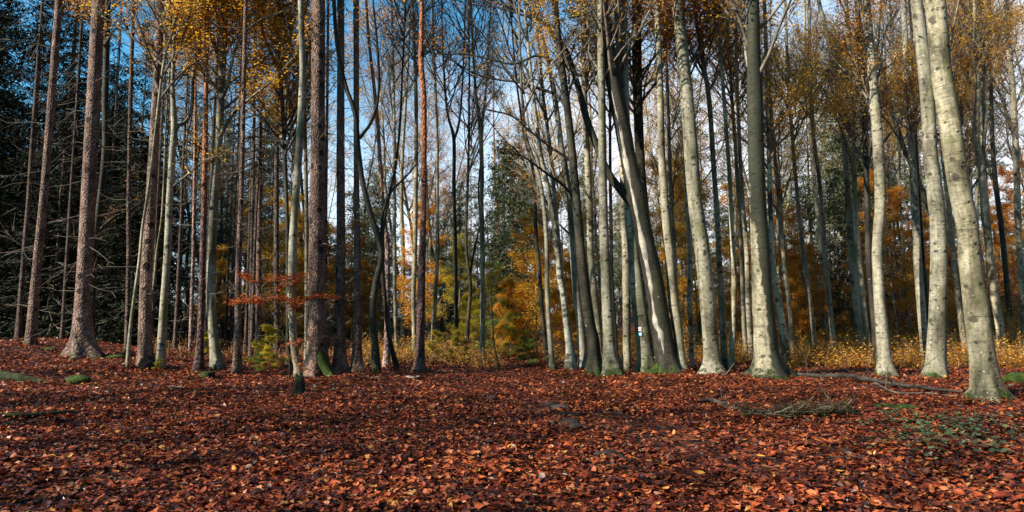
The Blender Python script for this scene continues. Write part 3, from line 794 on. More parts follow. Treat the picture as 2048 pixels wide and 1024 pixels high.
T('beech', [(913,701,9),(912,600,8),(911,500,8),(908,380,8),(908,280,7),(898,240,5),(892,200,5),(886,100,4)], 'slender dark beech dividing into two thin forks, nearest left of the two leaning stems', D=21, mat='beech_dark', limbs=[[(908,285,5),(917,250,5),(923,200,4),(928,100,3.5),(930,20,3)]], crown='b')
T('beech', [(932,709,9),(936,646,8),(941,573,7),(936,530,6),(932,490,6),(934,400,5.5),(937,300,5),(938,180,4)], 'dark beech with a low V fork in the centre of the wood', D=20, mat='beech_dark', limbs=[[(939,560,5),(945,520,5),(953,480,4.5),(960,440,4),(957,380,3.5),(963,300,3)]], crown='b')
T('beech', [(966,725,12),(965,650,10),(965,500,10),(963,400,9),(964,350,9),(960,250,8),(952,190,6),(946,100,5),(942,0,4)], 'lit and straight beech in the clearing centre, its crown fanning out above', D=17.5, mat='beech_mid', limbs=[[(962,260,6),(969,210,5),(975,130,4),(980,40,3)]], crown='b')
T('pine', [(1000,651,8),(999,600,7),(998,540,7),(995,450,6),(990,350,5),(987,250,4)], 'distant pale pink pine trunk lit among dark spruces', D=44, mat='pink_pine', stubs=0, crown='s')
T('beech', [(997,740,4),(991,705,3.5),(987,675,3),(984,620,2.8),(980,540,2.4),(975,460,2)], 'whip-thin sapling leaning left at the end of the leaf carpet', D=15, mat='beech_dark', flare=0, crown=None, fine=True)
# --- centre right
T('beech', [(1096,736,10),(1089,676,9),(1083,602,8),(1078,530,8),(1072,470,8),(1070,400,7),(1066,340,6),(1050,280,5),(1035,180,4)], 'darker of two slim beeches at the left end of the big group', D=17, mat='beech_dark', crown='b',
  limbs=[[(1070,400,4),(1058,350,4),(1040,310,3.5),(1020,290,3),(1000,270,2)]])
T('beech', [(1106,743,14),(1102,705,11),(1097,632,10),(1094,559,10),(1094,500,9),(1089,425,9),(1080,360,8),(1068,320,7),(1050,260,6),(1042,150,5),(1038,0,4)], 'bright sunlit slim beech first in front of the yellow undergrowth', mat='beech_pale', flare=.35, crown='b')
T('beech', [(1141,741,24),(1139,700,15),(1132,640,13),(1126,588,12),(1120,559,12),(1117,529,12),(1112,480,11),(1104,420,11),(1090,350,10),(1078,290,9),(1068,200,7),(1056,90,6),(1048,0,5)], 'blotchy two-tone beech with black seams, second of the big group', mat='beech_spotted', flare=.35, crown='b',
  limbs=[[(1104,430,5),(1090,400,5),(1072,380,4),(1054,340,3),(1030,320,2)]])
T('beech', [(1149,730,12),(1136,650,11),(1124,560,10),(1116,470,9),(1108,380,8),(1098,280,7),(1085,180,6),(1077,60,5),(1075,0,5)], 'dull stem half hidden behind the blotchy two-tone beech', D=16.5, mat='beech_mid', crown='b')
T('beech', [(1169,741,24),(1165,700,18),(1160,640,16),(1154,588,16),(1147,500,15),(1142,420,14),(1133,350,13),(1124,300,12),(1111,200,11),(1098,125,9),(1080,60,8),(1062,0,7)], 'olive-grey beech left of the dark mossy-footed one', mat='beech_mid', flare=.3, crown='b',
  limbs=[[(1140,420,4),(1120,385,4),(1100,330,3.5),(1074,290,3),(1040,240,2.5),(1010,215,2)], [(1147,478,5),(1125,455,4.5),(1099,430,4),(1070,402,3.5),(1050,390,2)]])
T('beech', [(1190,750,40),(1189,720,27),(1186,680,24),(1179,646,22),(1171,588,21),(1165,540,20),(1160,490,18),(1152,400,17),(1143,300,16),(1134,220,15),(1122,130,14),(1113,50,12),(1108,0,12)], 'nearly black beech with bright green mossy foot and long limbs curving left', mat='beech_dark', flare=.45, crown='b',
  roots=[[(1186,735,12),(1180,748,8),(1176,758,5)], [(1199,738,12),(1206,750,8),(1212,757,5)]],
  limbs=[[(1133,215,7),(1112,190,6.5),(1080,178,6),(1040,165,5),(1000,160,4),(955,150,3.5),(910,125,3),(868,96,2)],
         [(1124,150,6),(1104,120,6),(1070,112,5),(1030,128,4.5),(985,120,4),(930,108,3),(880,108,2)],
         [(1145,330,6),(1125,310,5.5),(1095,290,5),(1060,262,4.5),(1024,232,4),(985,222,3),(950,215,2)],
         [(1116,60,6),(1092,45,5.5),(1060,35,5),(1020,22,4),(980,12,3),(940,8,2)],
         [(1150,400,6),(1128,372,5.5),(1100,352,5),(1070,330,4),(1040,310,3),(1010,308,2)]])
T('beech', [(1201,722,16),(1199,700,15),(1194,632,15),(1188,573,15),(1182,515,14),(1180,430,14),(1176,340,13),(1171,240,12),(1167,125,11),(1169,0,10)], 'olive beech behind and right of the nearly black one', D=15.3, mat='beech_mid', crown='b')
T('beech', [(1227,750,36),(1220,710,27),(1217,650,23),(1214,600,21),(1210,500,19),(1208,450,18),(1206,350,17),(1205,250,16),(1203,100,15),(1203,0,14)], 'straight pale beech with small black scars, right of the nearly black one', mat='beech_pale', flare=.4, crown='b')
T('beech', [(1238,735,9),(1235,723,8),(1229,646,8),(1224,559,7),(1222,450,7),(1220,300,6),(1220,100,5),(1220,0,5)], 'narrow dark-sided pole right behind the straight pale scarred beech', D=17, mat='beech_dark', crown='b')
T('beech', [(1254,747,20),(1253,700,17),(1253,600,16),(1251,500,16),(1246,420,13),(1244,300,13),(1238,150,12),(1232,0,12)], 'shaded grey-brown beech left of the one with painted trail marks', mat='beech_mid', flare=.2, crown='b', D=14.2)
T('beech', [(1293,752,46),(1292,730,33),(1289,690,31),(1284,650,30),(1277,600,29),(1267,500,23),(1260,440,21),(1258,380,19),(1255,300,17),(1252,200,15),(1250,80,13),(1248,0,12)], 'pale beech carrying small painted trail marks at eye height', D=14.0, mat='beech_pale', flare=.4, marks=True, crown='b',
  roots=[[(1283,735,14),(1277,748,10),(1272,757,6)]])
T('beech', [(1336,747,58),(1332,720,44),(1327,690,42),(1321,650,41),(1314,600,39),(1305,550,38),(1294,500,37),(1284,450,36),(1274,400,36),(1262,350,33),(1252,300,32),(1243,250,32),(1232,200,31),(1223,150,30),(1214,100,28),(1201,0,26)], 'big leaning dark beech with a bare pale wood strip and forked left limb', mat='beech_dark', flare=.4, strip=True, crown='b',
  roots=[[(1316,725,26),(1302,745,22),(1290,757,14),(1276,766,6)], [(1345,735,16),(1352,748,10),(1360,754,5)]],
  limbs=[[(1272,415,22),(1256,398,18),(1240,378,16),(1224,358,16),(1210,333,15),(1199,305,15),(1186,272,14),(1174,240,14),(1162,195,13),(1149,150,12),(1131,100,11),(1109,70,10),(1080,40,8),(1040,20,6),(1005,10,4)]])
T('beech', [(1303,735,22),(1300,650,20),(1296,560,19),(1291,460,19),(1284,380,18),(1278,300,19),(1274,200,20),(1272,100,20),(1271,0,19)], 'dark upright trunk emerging behind the big leaning forked beech', D=16, mat='beech_dark', crown='b')
T('beech', [(1364,747,28),(1361,720,20),(1357,670,20),(1347,600,21),(1343,550,20),(1339,500,19),(1334,450,18),(1329,380,17),(1324,300,15),(1321,150,13),(1315,0,12)], 'olive-green beech right of the big leaning forked one', mat='beech_mid', flare=.2, crown='b')
T('beech', [(1361,705,10),(1357,640,9),(1352,573,9),(1349,500,9),(1342,380,8),(1337,225,7),(1332,90,6),(1326,0,5)], 'slim far beech tight behind the olive-green one', D=21, mat='beech_mid', crown='b')
T('beech', [(1385,746,10),(1383,700,9),(1380,600,10),(1379,500,9),(1375,400,9),(1370,280,8),(1366,150,6),(1362,0,5)], 'thin half-dark trunk left of the big smooth pale beech', mat='beech_spotted', crown='b', D=15)
T('beech', [(1425,749,56),(1424,725,38),(1423,700,34),(1419,650,32),(1415,600,32),(1405,500,31),(1391,400,29),(1383,300,28),(1376,200,26),(1366,100,25),(1357,0,23)], 'big smooth pale beech leaning gently left in the centre right', mat='beech_pale', flare=.35, crown='b',
  roots=[[(1410,733,12),(1402,745,9),(1396,753,5)]])
T('beech', [(1451,737,18),(1448,700,14),(1443,600,13),(1438,500,11),(1434,420,11),(1429,350,10),(1419,200,10),(1407,125,9),(1394,40,8),(1388,0,7)], 'slim pale beech close right of the big smooth one', mat='beech_pale', crown='b', D=15.2)
T('beech', [(1462,744,14),(1464,700,12),(1467,600,11),(1468,540,11),(1464,470,10),(1458,350,9),(1449,225,8),(1439,100,7),(1429,0,6)], 'shaded grey stem bowing right beside the slim pale beech', mat='beech_mid', crown='b', D=14.6)
T('beech', [(1496,730,11),(1489,676,10),(1486,602,9),(1482,500,9),(1476,400,8),(1468,280,7),(1458,140,6),(1450,0,5)], 'left stem of the pale pair before the half-black beech', D=18.5, mat='beech_pale', crown='b')
T('beech', [(1504,728,12),(1502,705,11),(1496,617,10),(1492,500,10),(1483,400,9),(1476,280,8),(1470,140,7),(1466,0,6)], 'right stem of the pale pair before the half-black beech', D=18, mat='beech_mid', crown='b')
T('beech', [(1539,755,84),(1537,735,62),(1534,715,53),(1532,700,50),(1528,650,46),(1524,600,43),(1520,500,39),(1514,400,35),(1510,300,33),(1507,200,32),(1504,100,26),(1503,0,23)], 'massive beech, pale at left and black down its right side', mat='beech_dark_side', flare=.4, crown='b',
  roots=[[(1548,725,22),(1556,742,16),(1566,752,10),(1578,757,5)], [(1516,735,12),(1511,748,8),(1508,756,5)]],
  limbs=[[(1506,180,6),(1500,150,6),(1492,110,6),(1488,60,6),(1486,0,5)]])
# --- right side
T('beech', [(1572,732,19),(1570,700,17),(1564,650,15),(1557,600,13),(1550,560,11),(1544,500,10),(1540,400,10),(1537,280,9),(1532,120,8),(1528,0,7)], 'black-and-white spotted beech close right of the massive half-black one', mat='beech_spotted', D=15.5, crown='b')
T('beech', [(1573,690,6),(1569,617,6),(1564,560,5),(1560,500,5),(1554,380,5),(1548,240,4),(1545,100,4)], 'pole-thin pale stem behind the spotted beech', D=24, mat='beech_pale', crown='b')
T('beech', [(1585,713,10),(1581,632,9),(1575,573,9),(1567,500,9),(1557,375,8),(1546,250,7),(1538,120,6),(1532,0,6)], 'slim grey beech leaning left, first clear stem right of the spotted one', D=19, mat='beech_mid', crown='b')
T('beech', [(1621,704,5),(1616,647,4.5),(1608,573,4),(1603,530,3.5),(1597,480,3)], 'white whip sapling leaning against the greenish leaning beech', D=22, mat='beech_pale', crown=None, fine=True)
T('beech', [(1633,716,12),(1627,661,10),(1620,602,9),(1613,544,9),(1606,490,9),(1594,375,8),(1582,225,8),(1576,120,7),(1572,0,6)], 'greenish beech leaning left before the dark spruces at right', D=19, mat='beech_mid', crown='b')
T('beech', [(1653,695,5),(1650,661,4),(1641,611,4),(1633,559,4),(1629,500,4),(1620,440,3.5),(1612,380,3)], 'wiry crooked sapling between two leaning grey beeches', D=23, mat='beech_pale', crown=None, fine=True)
T('beech', [(1658,697,9),(1652,647,8),(1647,588,8),(1641,500,8),(1632,400,8),(1620,280,7),(1612,150,6),(1606,0,5)], 'left one of two close grey beeches in front of the dark spruces', D=23, mat='beech_mid', crown='b')
T('beech', [(1669,708,12),(1663,647,11),(1657,588,10),(1650,500,10),(1640,375,9),(1626,260,8),(1620,150,7),(1618,0,6)], 'right one of two close grey beeches in front of the dark spruces', D=20, mat='beech_mid', crown='b')
T('beech', [(1722,704,16),(1717,647,16),(1710,573,15),(1704,500,15),(1702,450,15),(1697,375,13),(1688,250,12),(1671,125,11),(1651,40,9),(1642,0,8)], 'whitish beech catching full sun, leftmost of the right-hand cluster', D=20, mat='beech_pale', crown='b')
T('beech', [(1740,728,14),(1735,690,13),(1729,632,12),(1721,559,12),(1714,490,12),(1709,400,11),(1705,280,10),(1698,150,9),(1690,0,8)], 'grey beech tucked behind the whitish one in the right-hand cluster', D=17.5, mat='beech_mid', crown='b')
T('beech', [(1752,742,22),(1751,690,14),(1746,632,14),(1739,573,14),(1734,515,14),(1731,450,13),(1727,350,12),(1719,200,11),(1709,80,10),(1702,0,9)], 'dark-footed beech directly left of the moss-green cluster beech', D=15.5, mat='beech_dark', crown='b')
T('beech', [(1773,755,44),(1769,725,31),(1766,690,28),(1762,640,26),(1759,600,25),(1755,500,22),(1761,400,23),(1757,300,22),(1749,200,20),(1741,100,18),(1734,0,16)], 'moss-green beech with a smooth pale foot, front tree of the right-hand cluster', mat='beech_mid', flare=.3, crown='b',
  roots=[[(1782,735,12),(1790,748,8),(1797,755,4)]])
T('beech', [(1819,676,9),(1816,640,8),(1812,603,7),(1808,545,7),(1803,450,6),(1796,340,6),(1788,200,5),(1782,50,4)], 'distant thin white beech midway between cluster and double trunks', D=25, mat='beech_pale', crown='b')
T('beech', [(1799,668,8),(1795,640,7),(1792,627,6),(1783,560,6),(1781,450,6),(1779,300,5),(1776,100,4)], 'distant dark pole left of the thin white beech', D=27, mat='beech_dark', crown='b')
T('beech', [(1852,733,17),(1849,700,16),(1845,650,18),(1841,600,19),(1835,530,18),(1831,450,17),(1822,300,15),(1813,200,13),(1809,100,12),(1805,0,11)], 'grey-brown beech with a bright foot, left of the smooth double giants', D=16.5, mat='beech_mid', crown='b')
T('beech', [(1857,695,10),(1854,620,9),(1848,530,9),(1842,430,8),(1836,330,8),(1830,200,7),(1826,60,6)], 'dark narrow stem behind the grey-brown beech', D=21, mat='beech_dark', crown='b')
T('beech', [(1872,757,54),(1872,735,44),(1873,700,41),(1875,600,37),(1876,530,35),(1874,450,34),(1869,400,33),(1863,350,31),(1857,300,30),(1851,200,29),(1840,100,28),(1827,0,26)], 'thick smooth beech with knotty eyes and mossy feet, left of the nearest giant', mat='beech_pale', flare=.3, crown='b',
  roots=[[(1862,738,18),(1857,750,13),(1853,759,6)], [(1880,740,18),(1884,751,13),(1888,759,6)]])
T('beech', [(1931,702,14),(1922,647,13),(1914,589,13),(1906,530,12),(1898,450,11),(1888,370,10),(1880,300,10),(1874,200,9),(1868,100,8)], 'grey leaning beech seen in the gap between the two giants', D=18, mat='beech_mid', crown='b')
T('beech', [(1977,800,86),(1975,780,68),(1969,750,60),(1962,700,55),(1955,650,53),(1949,600,52),(1939,530,48),(1932,450,45),(1921,400,45),(1912,350,45),(1904,300,45),(1897,250,44),(1889,200,43),(1880,150,43),(1870,50,42),(1866,0,41)], 'nearest and thickest smooth pale beech leaning left at the far right', mat='beech_pale', flare=.35, crown='b',
  roots=[[(1999,755,26),(2008,778,24),(2018,795,16),(2034,806,8)], [(1952,770,18),(1946,788,13),(1938,800,7)], [(2015,775,14),(2030,790,9),(2042,797,5)]])
T('beech', [(1930,560,14),(1922,420,14),(1919,300,14),(1920,240,14),(1931,170,13),(1936,125,13),(1944,60,12),(1946,0,12)], 'grey limby beech rising behind the nearest giant', D=18, mat='beech_mid', crown='b', hidden_base=True,
  limbs=[[(1920,240,9),(1908,205,8),(1893,180,7),(1888,140,6),(1898,100,5)]])
T('beech', [(2003,699,20),(1999,650,18),(1990,600,18),(1981,530,17),(1974,450,16),(1966,375,16),(1961,325,16),(1950,260,13),(1955,200,10),(1952,100,8),(1948,0,7)], 'slanting grey beech forked high, right of the nearest giant', D=17.5, mat='beech_mid', crown='b',
  limbs=[[(1963,340,9),(1970,250,9),(1966,175,9),(1973,100,9),(1962,0,8)], [(1952,240,7),(1938,215,6),(1925,190,5)]])
T('beech', [(2020,640,14),(2015,589,13),(2009,530,12),(2000,450,12),(1990,380,11),(1982,300,10),(1976,150,8),(1972,0,7)], 'dark beech leaning left on the slope far right', D=24, mat='beech_dark', crown='b')
T('beech', [(2049,640,16),(2046,580,15),(2043,530,14),(2039,450,14),(2036,300,14),(2031,175,13),(2023,75,11),(2020,0,10)], 'crooked grey beech cut by the right edge of the view', D=20, mat='beech_mid', crown='b')
# --- slim trunks standing farther back
T('spruce', [(379,742,9),(382,650,8),(385,560,8),(387,450,7),(389,300,6),(390,100,5)], 'slim reddish pole left of the dark red-brown pine', D=17, mat='pink_pine', stubs=8, crown='s')
T('spruce', [(500,738,8),(501,600,8),(503,450,7),(506,250,6),(508,0,5)], 'slim dark spruce behind the left end of the copper-red leaves', D=19, mat='spruce_dark', stubs=12, crown='s')
T('spruce', [(516,735,13),(517,650,12),(518,560,11),(520,400,10),(523,200,8),(525,0,7)], 'lit brown spruce pole behind the copper-red leaves', D=19.5, mat='spruce', stubs=12, crown='s')
T('spruce', [(555,738,14),(554,650,12),(553,500,11),(554,300,9),(555,100,7)], 'dim spruce between the red leaves and the slender smooth beech', D=20, mat='spruce_dark', stubs=12, crown='s')
T('beech', [(612,738,9),(613,650,8),(614,560,9),(614,450,9),(612,300,8),(608,100,6),(606,0,5)], 'narrow pale beech squeezed behind the broad reddish spruce', D=16, mat='beech_pale', crown='b')
T('beech', [(577,755,16),(576,700,9),(575,600,8),(574,450,8),(568,300,8),(560,150,7),(556,0,6)], 'dark gnarled beech behind the slender smooth one, with golden leaves', sprays=[300, 150, 20, -60], D=15.5, mat='beech_dark', crown='b',
  limbs=[[(568,300,5),(550,270,5),(530,240,4),(510,215,3)], [(566,270,5),(585,235,5),(600,200,4),(625,170,3)], [(563,200,5),(540,160,4),(525,120,3),(512,90,2)]])
T('spruce', [(650,735,9),(651,600,8),(652,400,7),(655,200,6),(657,0,5)], 'thin dark spruce glimpsed between the broad and the knotted spruce', D=19, mat='spruce_dark', stubs=10, crown='s')
SHADE = [(-7.4, -3.4, 0, .95), (-5, -5.8, 0, .9), (-10.5, -5, 1, 1.1)]
for _i in (0, 1): SHADE.append((-13.6 - .8 * (_i % 2), -4.2 + 1.8 * _i, _i % 2, (1.05, .94, 1.1, 1.0)[_i % 4]))
_r = np.random.default_rng(4)
for _i in range(40):                       # unseen spruces added behind the viewer to cut skylight, left open towards the sun
    _a = _i / 40 * math.pi * 1.1 + math.pi * 0.02
    for _k in range(2):
        _d = _r.uniform(9, 30); _x = -math.cos(_a) * _d; _y = -math.sin(_a) * _d - 1.5
        if _y > -1 and abs(_x) < 9: continue
        _toward = math.atan2(_x * SUN_DIR[1] - _y * SUN_DIR[0], _x * SUN_DIR[0] + _y * SUN_DIR[1])
        if abs(_toward) < 0.62 or (_x < -5 and _y > -8): continue
        SHADE.append((_x, _y, 2 + int(_r.integers(0, 3)), _r.uniform(.85, 1.1)))
# unseen bare beeches added towards the sun to throw striped shade
for _x, _y, _k in ((-16, 1, 5), (-14, 9.2, 6), (-19, -4, 7), (-11, -5, 8), (-22, 7, 9), (-8, -9.5, 10), (-25, -9, 5), (-17, -11, 6), (-27, 2, 7), (-21, -16, 8), (-14, -1, 10), (-15, 3.4, 6), (-12, 2.2, 9), (-18, 0, 8), (-11.5, -2, 5), (-16.5, 5.2, 7), (-20, 2, 10)):
    SHADE.append((_x, _y, _k, .95))
for _x, _y, _k in ((15, 6, 2), (19, 9, 3), (17, 1, 4), (23, 4, 2), (14, -3, 3), (21, -4, 4), (27, 10, 3), (28, 0, 2), (18, -9, 4), (12.5, 2.5, 0), (16, 4, 1)):  # dense spruces added out of view at right to block skylight
    SHADE.append((_x, _y, _k, 1.0))

def leafmat_for(px, r):
    u = r.random()
    if px < 330: return M['rust'] if u < .5 else M['orange']
    if px < 640: return M['gold'] if u < .75 else M['orange']
    if px < 1060: return M['rust'] if u < .5 else M['orange']
    if px < 1500: return M['orange'] if u < .55 else (M['rust'] if u < .65 else M['gold'])
    return M['orange'] if u < .45 else M['gold']

def blob(mb, c, size, r, nu=14, nv=9, rough=0.18):
    u = np.arange(nu) * 2 * math.pi / nu; v = np.linspace(-math.pi / 2, math.pi / 2, nv)
    U, V = np.meshgrid(u, v, indexing='ij'); ph = r.uniform(0, 6, 6)
    k = 1 + rough * (np.sin(2 * U + ph[0]) * np.cos(V * 3 + ph[1]) + .7 * np.sin(4 * U + ph[2] + V * 2) + .5 * np.sin(7 * U + ph[3] - V * 5)) * np.cos(V)
    P = np.stack([np.cos(U) * np.cos(V) * k * size[0], np.sin(U) * np.cos(V) * k * size[1], np.sin(V) * k * size[2]], -1) + np.array(c)
    i = np.arange(nu)[:, None]; j = np.arange(nv - 1)[None, :]; i2 = (i + 1) % nu
    F = np.stack([i * nv + j, i2 * nv + j, i2 * nv + j + 1, i * nv + j + 1], -1).reshape(-1, 4)
    mb.add(P.reshape(-1, 3), q=F)

def box(mb, c, ax, ay, az, s):
    c = np.array(c, float); V = []
    for i in (-1, 1):
        for j in (-1, 1):
            for k in (-1, 1): V.append(c + ax * i * s[0] / 2 + ay * j * s[1] / 2 + az * k * s[2] / 2)
    mb.add(V, q=[[0, 1, 3, 2], [4, 6, 7, 5], [0, 4, 5, 1], [2, 3, 7, 6], [0, 2, 6, 4], [1, 5, 7, 3]])

LIMBC = dict(BEECH); LIMBC.update(levels=1, kids=(7, 0), ratio=0.38, wob=0.12)
UPC = dict(BEECH); UPC.update(levels=1, kids=(6, 0), ratio=0.42)

for ti, (kind, pts, label, D, kw) in enumerate(TREES):
    r = np.random.default_rng(5000 + ti)
    if D is None:
        g = ground_at(pts[0][0], pts[0][1]); D = g[1]
    P = []
    for (px, py, w) in pts:
        p, t = at(px, py, D); P.append([p[0], p[1], p[2], w / 2 / FPX * t])
    P = np.array(P)
    gz = float(H(P[0, 0], D))
    if P[0, 2] > gz - 0.05:
        P = np.vstack([[P[0, 0] + (P[0, 0] - P[1, 0]) * 0.1, D, gz - 0.15, P[0, 3] * 1.05], P])
    base = np.array([P[0, 0], D, gz])
    P[:, :3] -= base
    # gentle drift towards or away from the viewer, none at the foot
    drift = r.normal(0, 0.02)
    P[:, 1] += drift * np.maximum(P[:, 2], 0) * 0.5
    top = P[-1].copy(); d = nrm(P[-1, :3] - P[-2, :3]); reach = 0.5 if kw.get('fine') else (3.0 if pts[-1][1] <= 5 else 2.0)
    ext = []
    q = top.copy(); m = 6
    for i in range(m):
        d = nrm(d + np.array([0, 0, .12]) + r.normal(0, .02, 3)); q = q.copy(); q[:3] += d * reach / m; q[3] = top[3] * (1 - (0.9 if kw.get('fine') else 0.25) * (i + 1) / m); ext.append(q)
    P = np.vstack([P, ext])
    C = spline(P, 0.14 if D < 16 else 0.25)
    nm = {'spruce': 'spruce_tree', 'pine': 'pine_tree', 'beech': 'beech_tree'}[kind]
    if kw.get('fine'): nm = 'beech_sapling'
    cat = {'spruce': 'spruce', 'pine': 'pine', 'beech': 'beech'}[kind]
    if kw.get('fine'): cat = 'sapling'
    t = root_empty(nm, base, label, cat)
    mb = MB()
    fl = kw.get('flare', 0.3) * 0.85
    stem(mb, C[:, :3], C[:, 3], 26 if pts[0][2] > 30 else (16 if pts[0][2] > 14 else 9), r, fl, 0.03 if kind == 'beech' else 0.018, int(r.integers(4, 7)))
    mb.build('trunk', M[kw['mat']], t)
    for (rp) in kw.get('roots', []):
        rb = MB(); gp = ground_at(rp[-1][0], rp[-1][1]); w0, w1 = rp[0][2], rp[-1][2]
        if abs(gp[1] - D) > 0.7: gp[1] = D - 0.4; gp[0] = (rp[-1][0] - 1024) / FPX * gp[1]
        z0 = float(np.clip(at(rp[0][0], rp[0][1], D)[0][2] - gz, .12, .6)); k = int(np.argmin(np.abs(C[:, 2] - z0)))
        s0 = C[k, :3] + base; hd = nrm(np.array([gp[0] - s0[0], gp[1] - s0[1], 0])); s0 = s0 + hd * C[k, 3] * .15
        q = []
        for f in np.linspace(0, 1, 9):
            x = s0[0] + (gp[0] - s0[0]) * f + .03 * math.sin(f * 7 + ti); y = s0[1] + (gp[1] - s0[1]) * f
            wd = (w0 * 1.15 * (1 - f) ** 1.2 + w1 * 0.7 * f) * 0.62
            q.append([x - base[0], y - base[1], float(H(x, y)) - gz + (z0) * (1 - f) ** 3 - wd * .35 / FPX * D, wd / FPX * D])
        Cr = spline(np.array(q), 0.04)
        V = stem(rb, Cr[:, :3], Cr[:, 3], 14, r, 0, 0.10)
        rb.build('root', M['moss'], t)
    for lp in kw.get('limbs', []):
        lb2 = MB(); q = []; side = r.choice([-1, 1]); spread = r.uniform(0.15, 0.9)
        for i, (px, py, w) in enumerate(lp):
            Dd = D + drift * 0 + side * spread * (i / (len(lp) - 1)) ** 1.2 * min(1.0, len(lp) / 5)
            p, tt = at(px, py, Dd); q.append([*(p - base), w / 2 / FPX * tt])
        q = np.array(q)
        # start inside the trunk
        k = np.argmin(np.abs(C[:, 2] - q[0, 2])); q[0, :3] = C[k, :3] * 0.5 + q[0, :3] * 0.5
        if q[-1, 2] + base[2] > 5.5 or lp[-1][1] < 60:
            dd = nrm(q[-1, :3] - q[-2, :3]); e = q[-1].copy(); e[:3] += (dd + [0, 0, .2]) * 1.2; e[3] *= .7; q = np.vstack([q, e])
        Cl = spline(q, 0.12)
        big = lp[0][2] > 12
        stem(lb2, Cl[:, :3], Cl[:, 3], 12 if big else 7, r, 0, 0.05)
        tips = []
        nt_ = int(len(Cl) * (0.22 if big else 0.85))
        for j in range(nt_):
            i0 = int(r.uniform(0.25 if not big else .5, 0.98) * (len(Cl) - 1)); bd = nrm(Cl[min(i0 + 1, len(Cl) - 1), :3] - Cl[i0 - 1, :3])
            s = nrm(np.cross(bd, [0, 1, 0.2]) * r.choice([-1, 1], p=[.35, .65]) + r.normal(0, .5, 3)); s[2] = abs(s[2]) * .8 + .1
            grow(lb2, Cl[i0, :3], nrm(bd * r.uniform(.5, 1) + s * .8), r.uniform(0.35, 1.1), max(0.004, Cl[i0, 3] * .35), 1, r, dict(LIMBC, levels=2, kids=(0, 5, 0)), tips)
        lb2.build('limb', M['beech_dark'] if kw['mat'] == 'beech_dark' else M['beech_mid'], t)
        if tips and D < 18 and not big:
            lf = MB(); Pt = np.concatenate(tips); Pt = Pt[r.random(len(Pt)) < (.7 if 380 < lp[0][0] < 620 else .22)]
            if len(Pt): leaves(lf, np.repeat(Pt, 2, 0), 0.065, r, .3, .6, jitter=.06); lf.build('foliage', leafmat_for(lp[0][0], r), t)
    # small stubs and dead twigs on conifers
    if kw.get('stubs'):
        sb = MB(); n = kw['stubs']
        zmax = C[-1, 2]
        for j in range(n * 3):
            z = r.uniform(0.6, zmax); i0 = int(np.argmin(np.abs(C[:, 2] - z))); c = C[i0]
            az = r.uniform(0, 6.283); L = r.uniform(0.06, 0.16) if r.random() < .4 else r.uniform(0.3, 1.3)
            dd = np.array([math.cos(az), math.sin(az), r.uniform(-.35, .15)]); q = [c[:3] + dd * c[3] * .7]
            for i in range(5): dd = nrm(dd + r.normal(0, .14, 3) + np.array([0, 0, .07])); q.append(q[-1] + dd * L / 5)
            sb.line(np.array(q), np.linspace(0.008, 0.0025, 6) * r.uniform(.7, 1.2), 4)
            if L > .6 and r.random() < .8:
                for m_ in range(r.integers(2, 6)):
                    b_ = q[r.integers(2, 5)]; d2 = nrm(dd + r.normal(0, .6, 3)); l2 = r.uniform(.12, .5)
                    sb.line(np.array([b_, b_ + d2 * l2 * .5, b_ + d2 * l2 + np.array([0, 0, -.03])]), np.array([.0055, .0045, .0025]), 3)
        sb.build('dead_twigs', M['deadtwig'], t)
    # crown above (shared meshes)
    cr = kw.get('crown')
    px0 = pts[0][0]
    if cr == 'b':
        sc = float(np.clip(C[-1, 3] / 0.085, 0.55, 1.25))
        spots = [(C[-1], sc)]
        if D >= 13.2 and kind == 'beech':
            k = int(np.argmin(np.abs(C[:, 2] - (pix_dir(0, r.uniform(-40, 260) if D < 15 else r.uniform(120, 330))[2] / pix_dir(0, 250)[1] * D + 0.9)))); spots.append((C[k], sc * .62))
            k2 = max(0, min(len(C) - 1, k + int(r.integers(-9, 9)) * (1 if D > 16 else 0)))
            if D > 14.5: spots.append((C[k2], sc * .5))
        for j, (c, s_) in enumerate(spots):
            tw, lf = CROWN[int(r.integers(0, 4))] if j == 0 else BRANCHES[int(r.integers(0, 3))]
            if j: s_ = float(np.clip(s_ * 1.9, .7, 1.1))
            rz = r.uniform(0, 6.28)
            for me, n2, mt in ((tw, 'twigs', M['twig']), (lf, 'foliage', leafmat_for(px0, r))):
                if n2 == 'foliage' and j == 0 and r.random() < .7: continue
                if n2 == 'foliage' and (j == 2 and px0 < 1300 or j and 640 < px0 < 1200 and r.random() < .75): continue
                o = link(n2, me, t, tuple(c[:3] - np.array([0, 0, .05]))); o.rotation_euler = (0, 0, rz); o.scale = (s_,) * 3
                o.material_slots[0].link = 'OBJECT'; o.material_slots[0].material = mt
        for j, py in enumerate(kw.get('sprays', [])):
            k = int(np.argmin(np.abs(C[:, 2] - (at(px0, py, D)[0][2] - base[2])))); tw, lf = SPRAY[j % 3]; rz = r.uniform(0, 6.28); s_ = r.uniform(.8, 1.05)
            for me, n2 in ((tw, 'twigs'), (lf, 'foliage')):
                o = link(n2, me, t, tuple(C[k, :3])); o.rotation_euler = (0, 0, rz); o.scale = (s_,) * 3
    elif cr == 's':
        c = C[-1]; s_ = float(np.clip(c[3] / 0.10, 0.5, 1.1)); tr_, tw, lf = SCROWN[int(r.integers(0, 2))]
        rz = r.uniform(0, 6.28)
        for me, n2 in ((tr_, 'stem_top'), (tw, 'twigs'), (lf, 'foliage')):
            o = link(n2, me, t, tuple(c[:3])); o.rotation_euler = (0, 0, rz); o.scale = (s_,) * 3
            if n2 == 'stem_top': o.material_slots[0].link = 'OBJECT'; o.material_slots[0].material = M[kw['mat']]
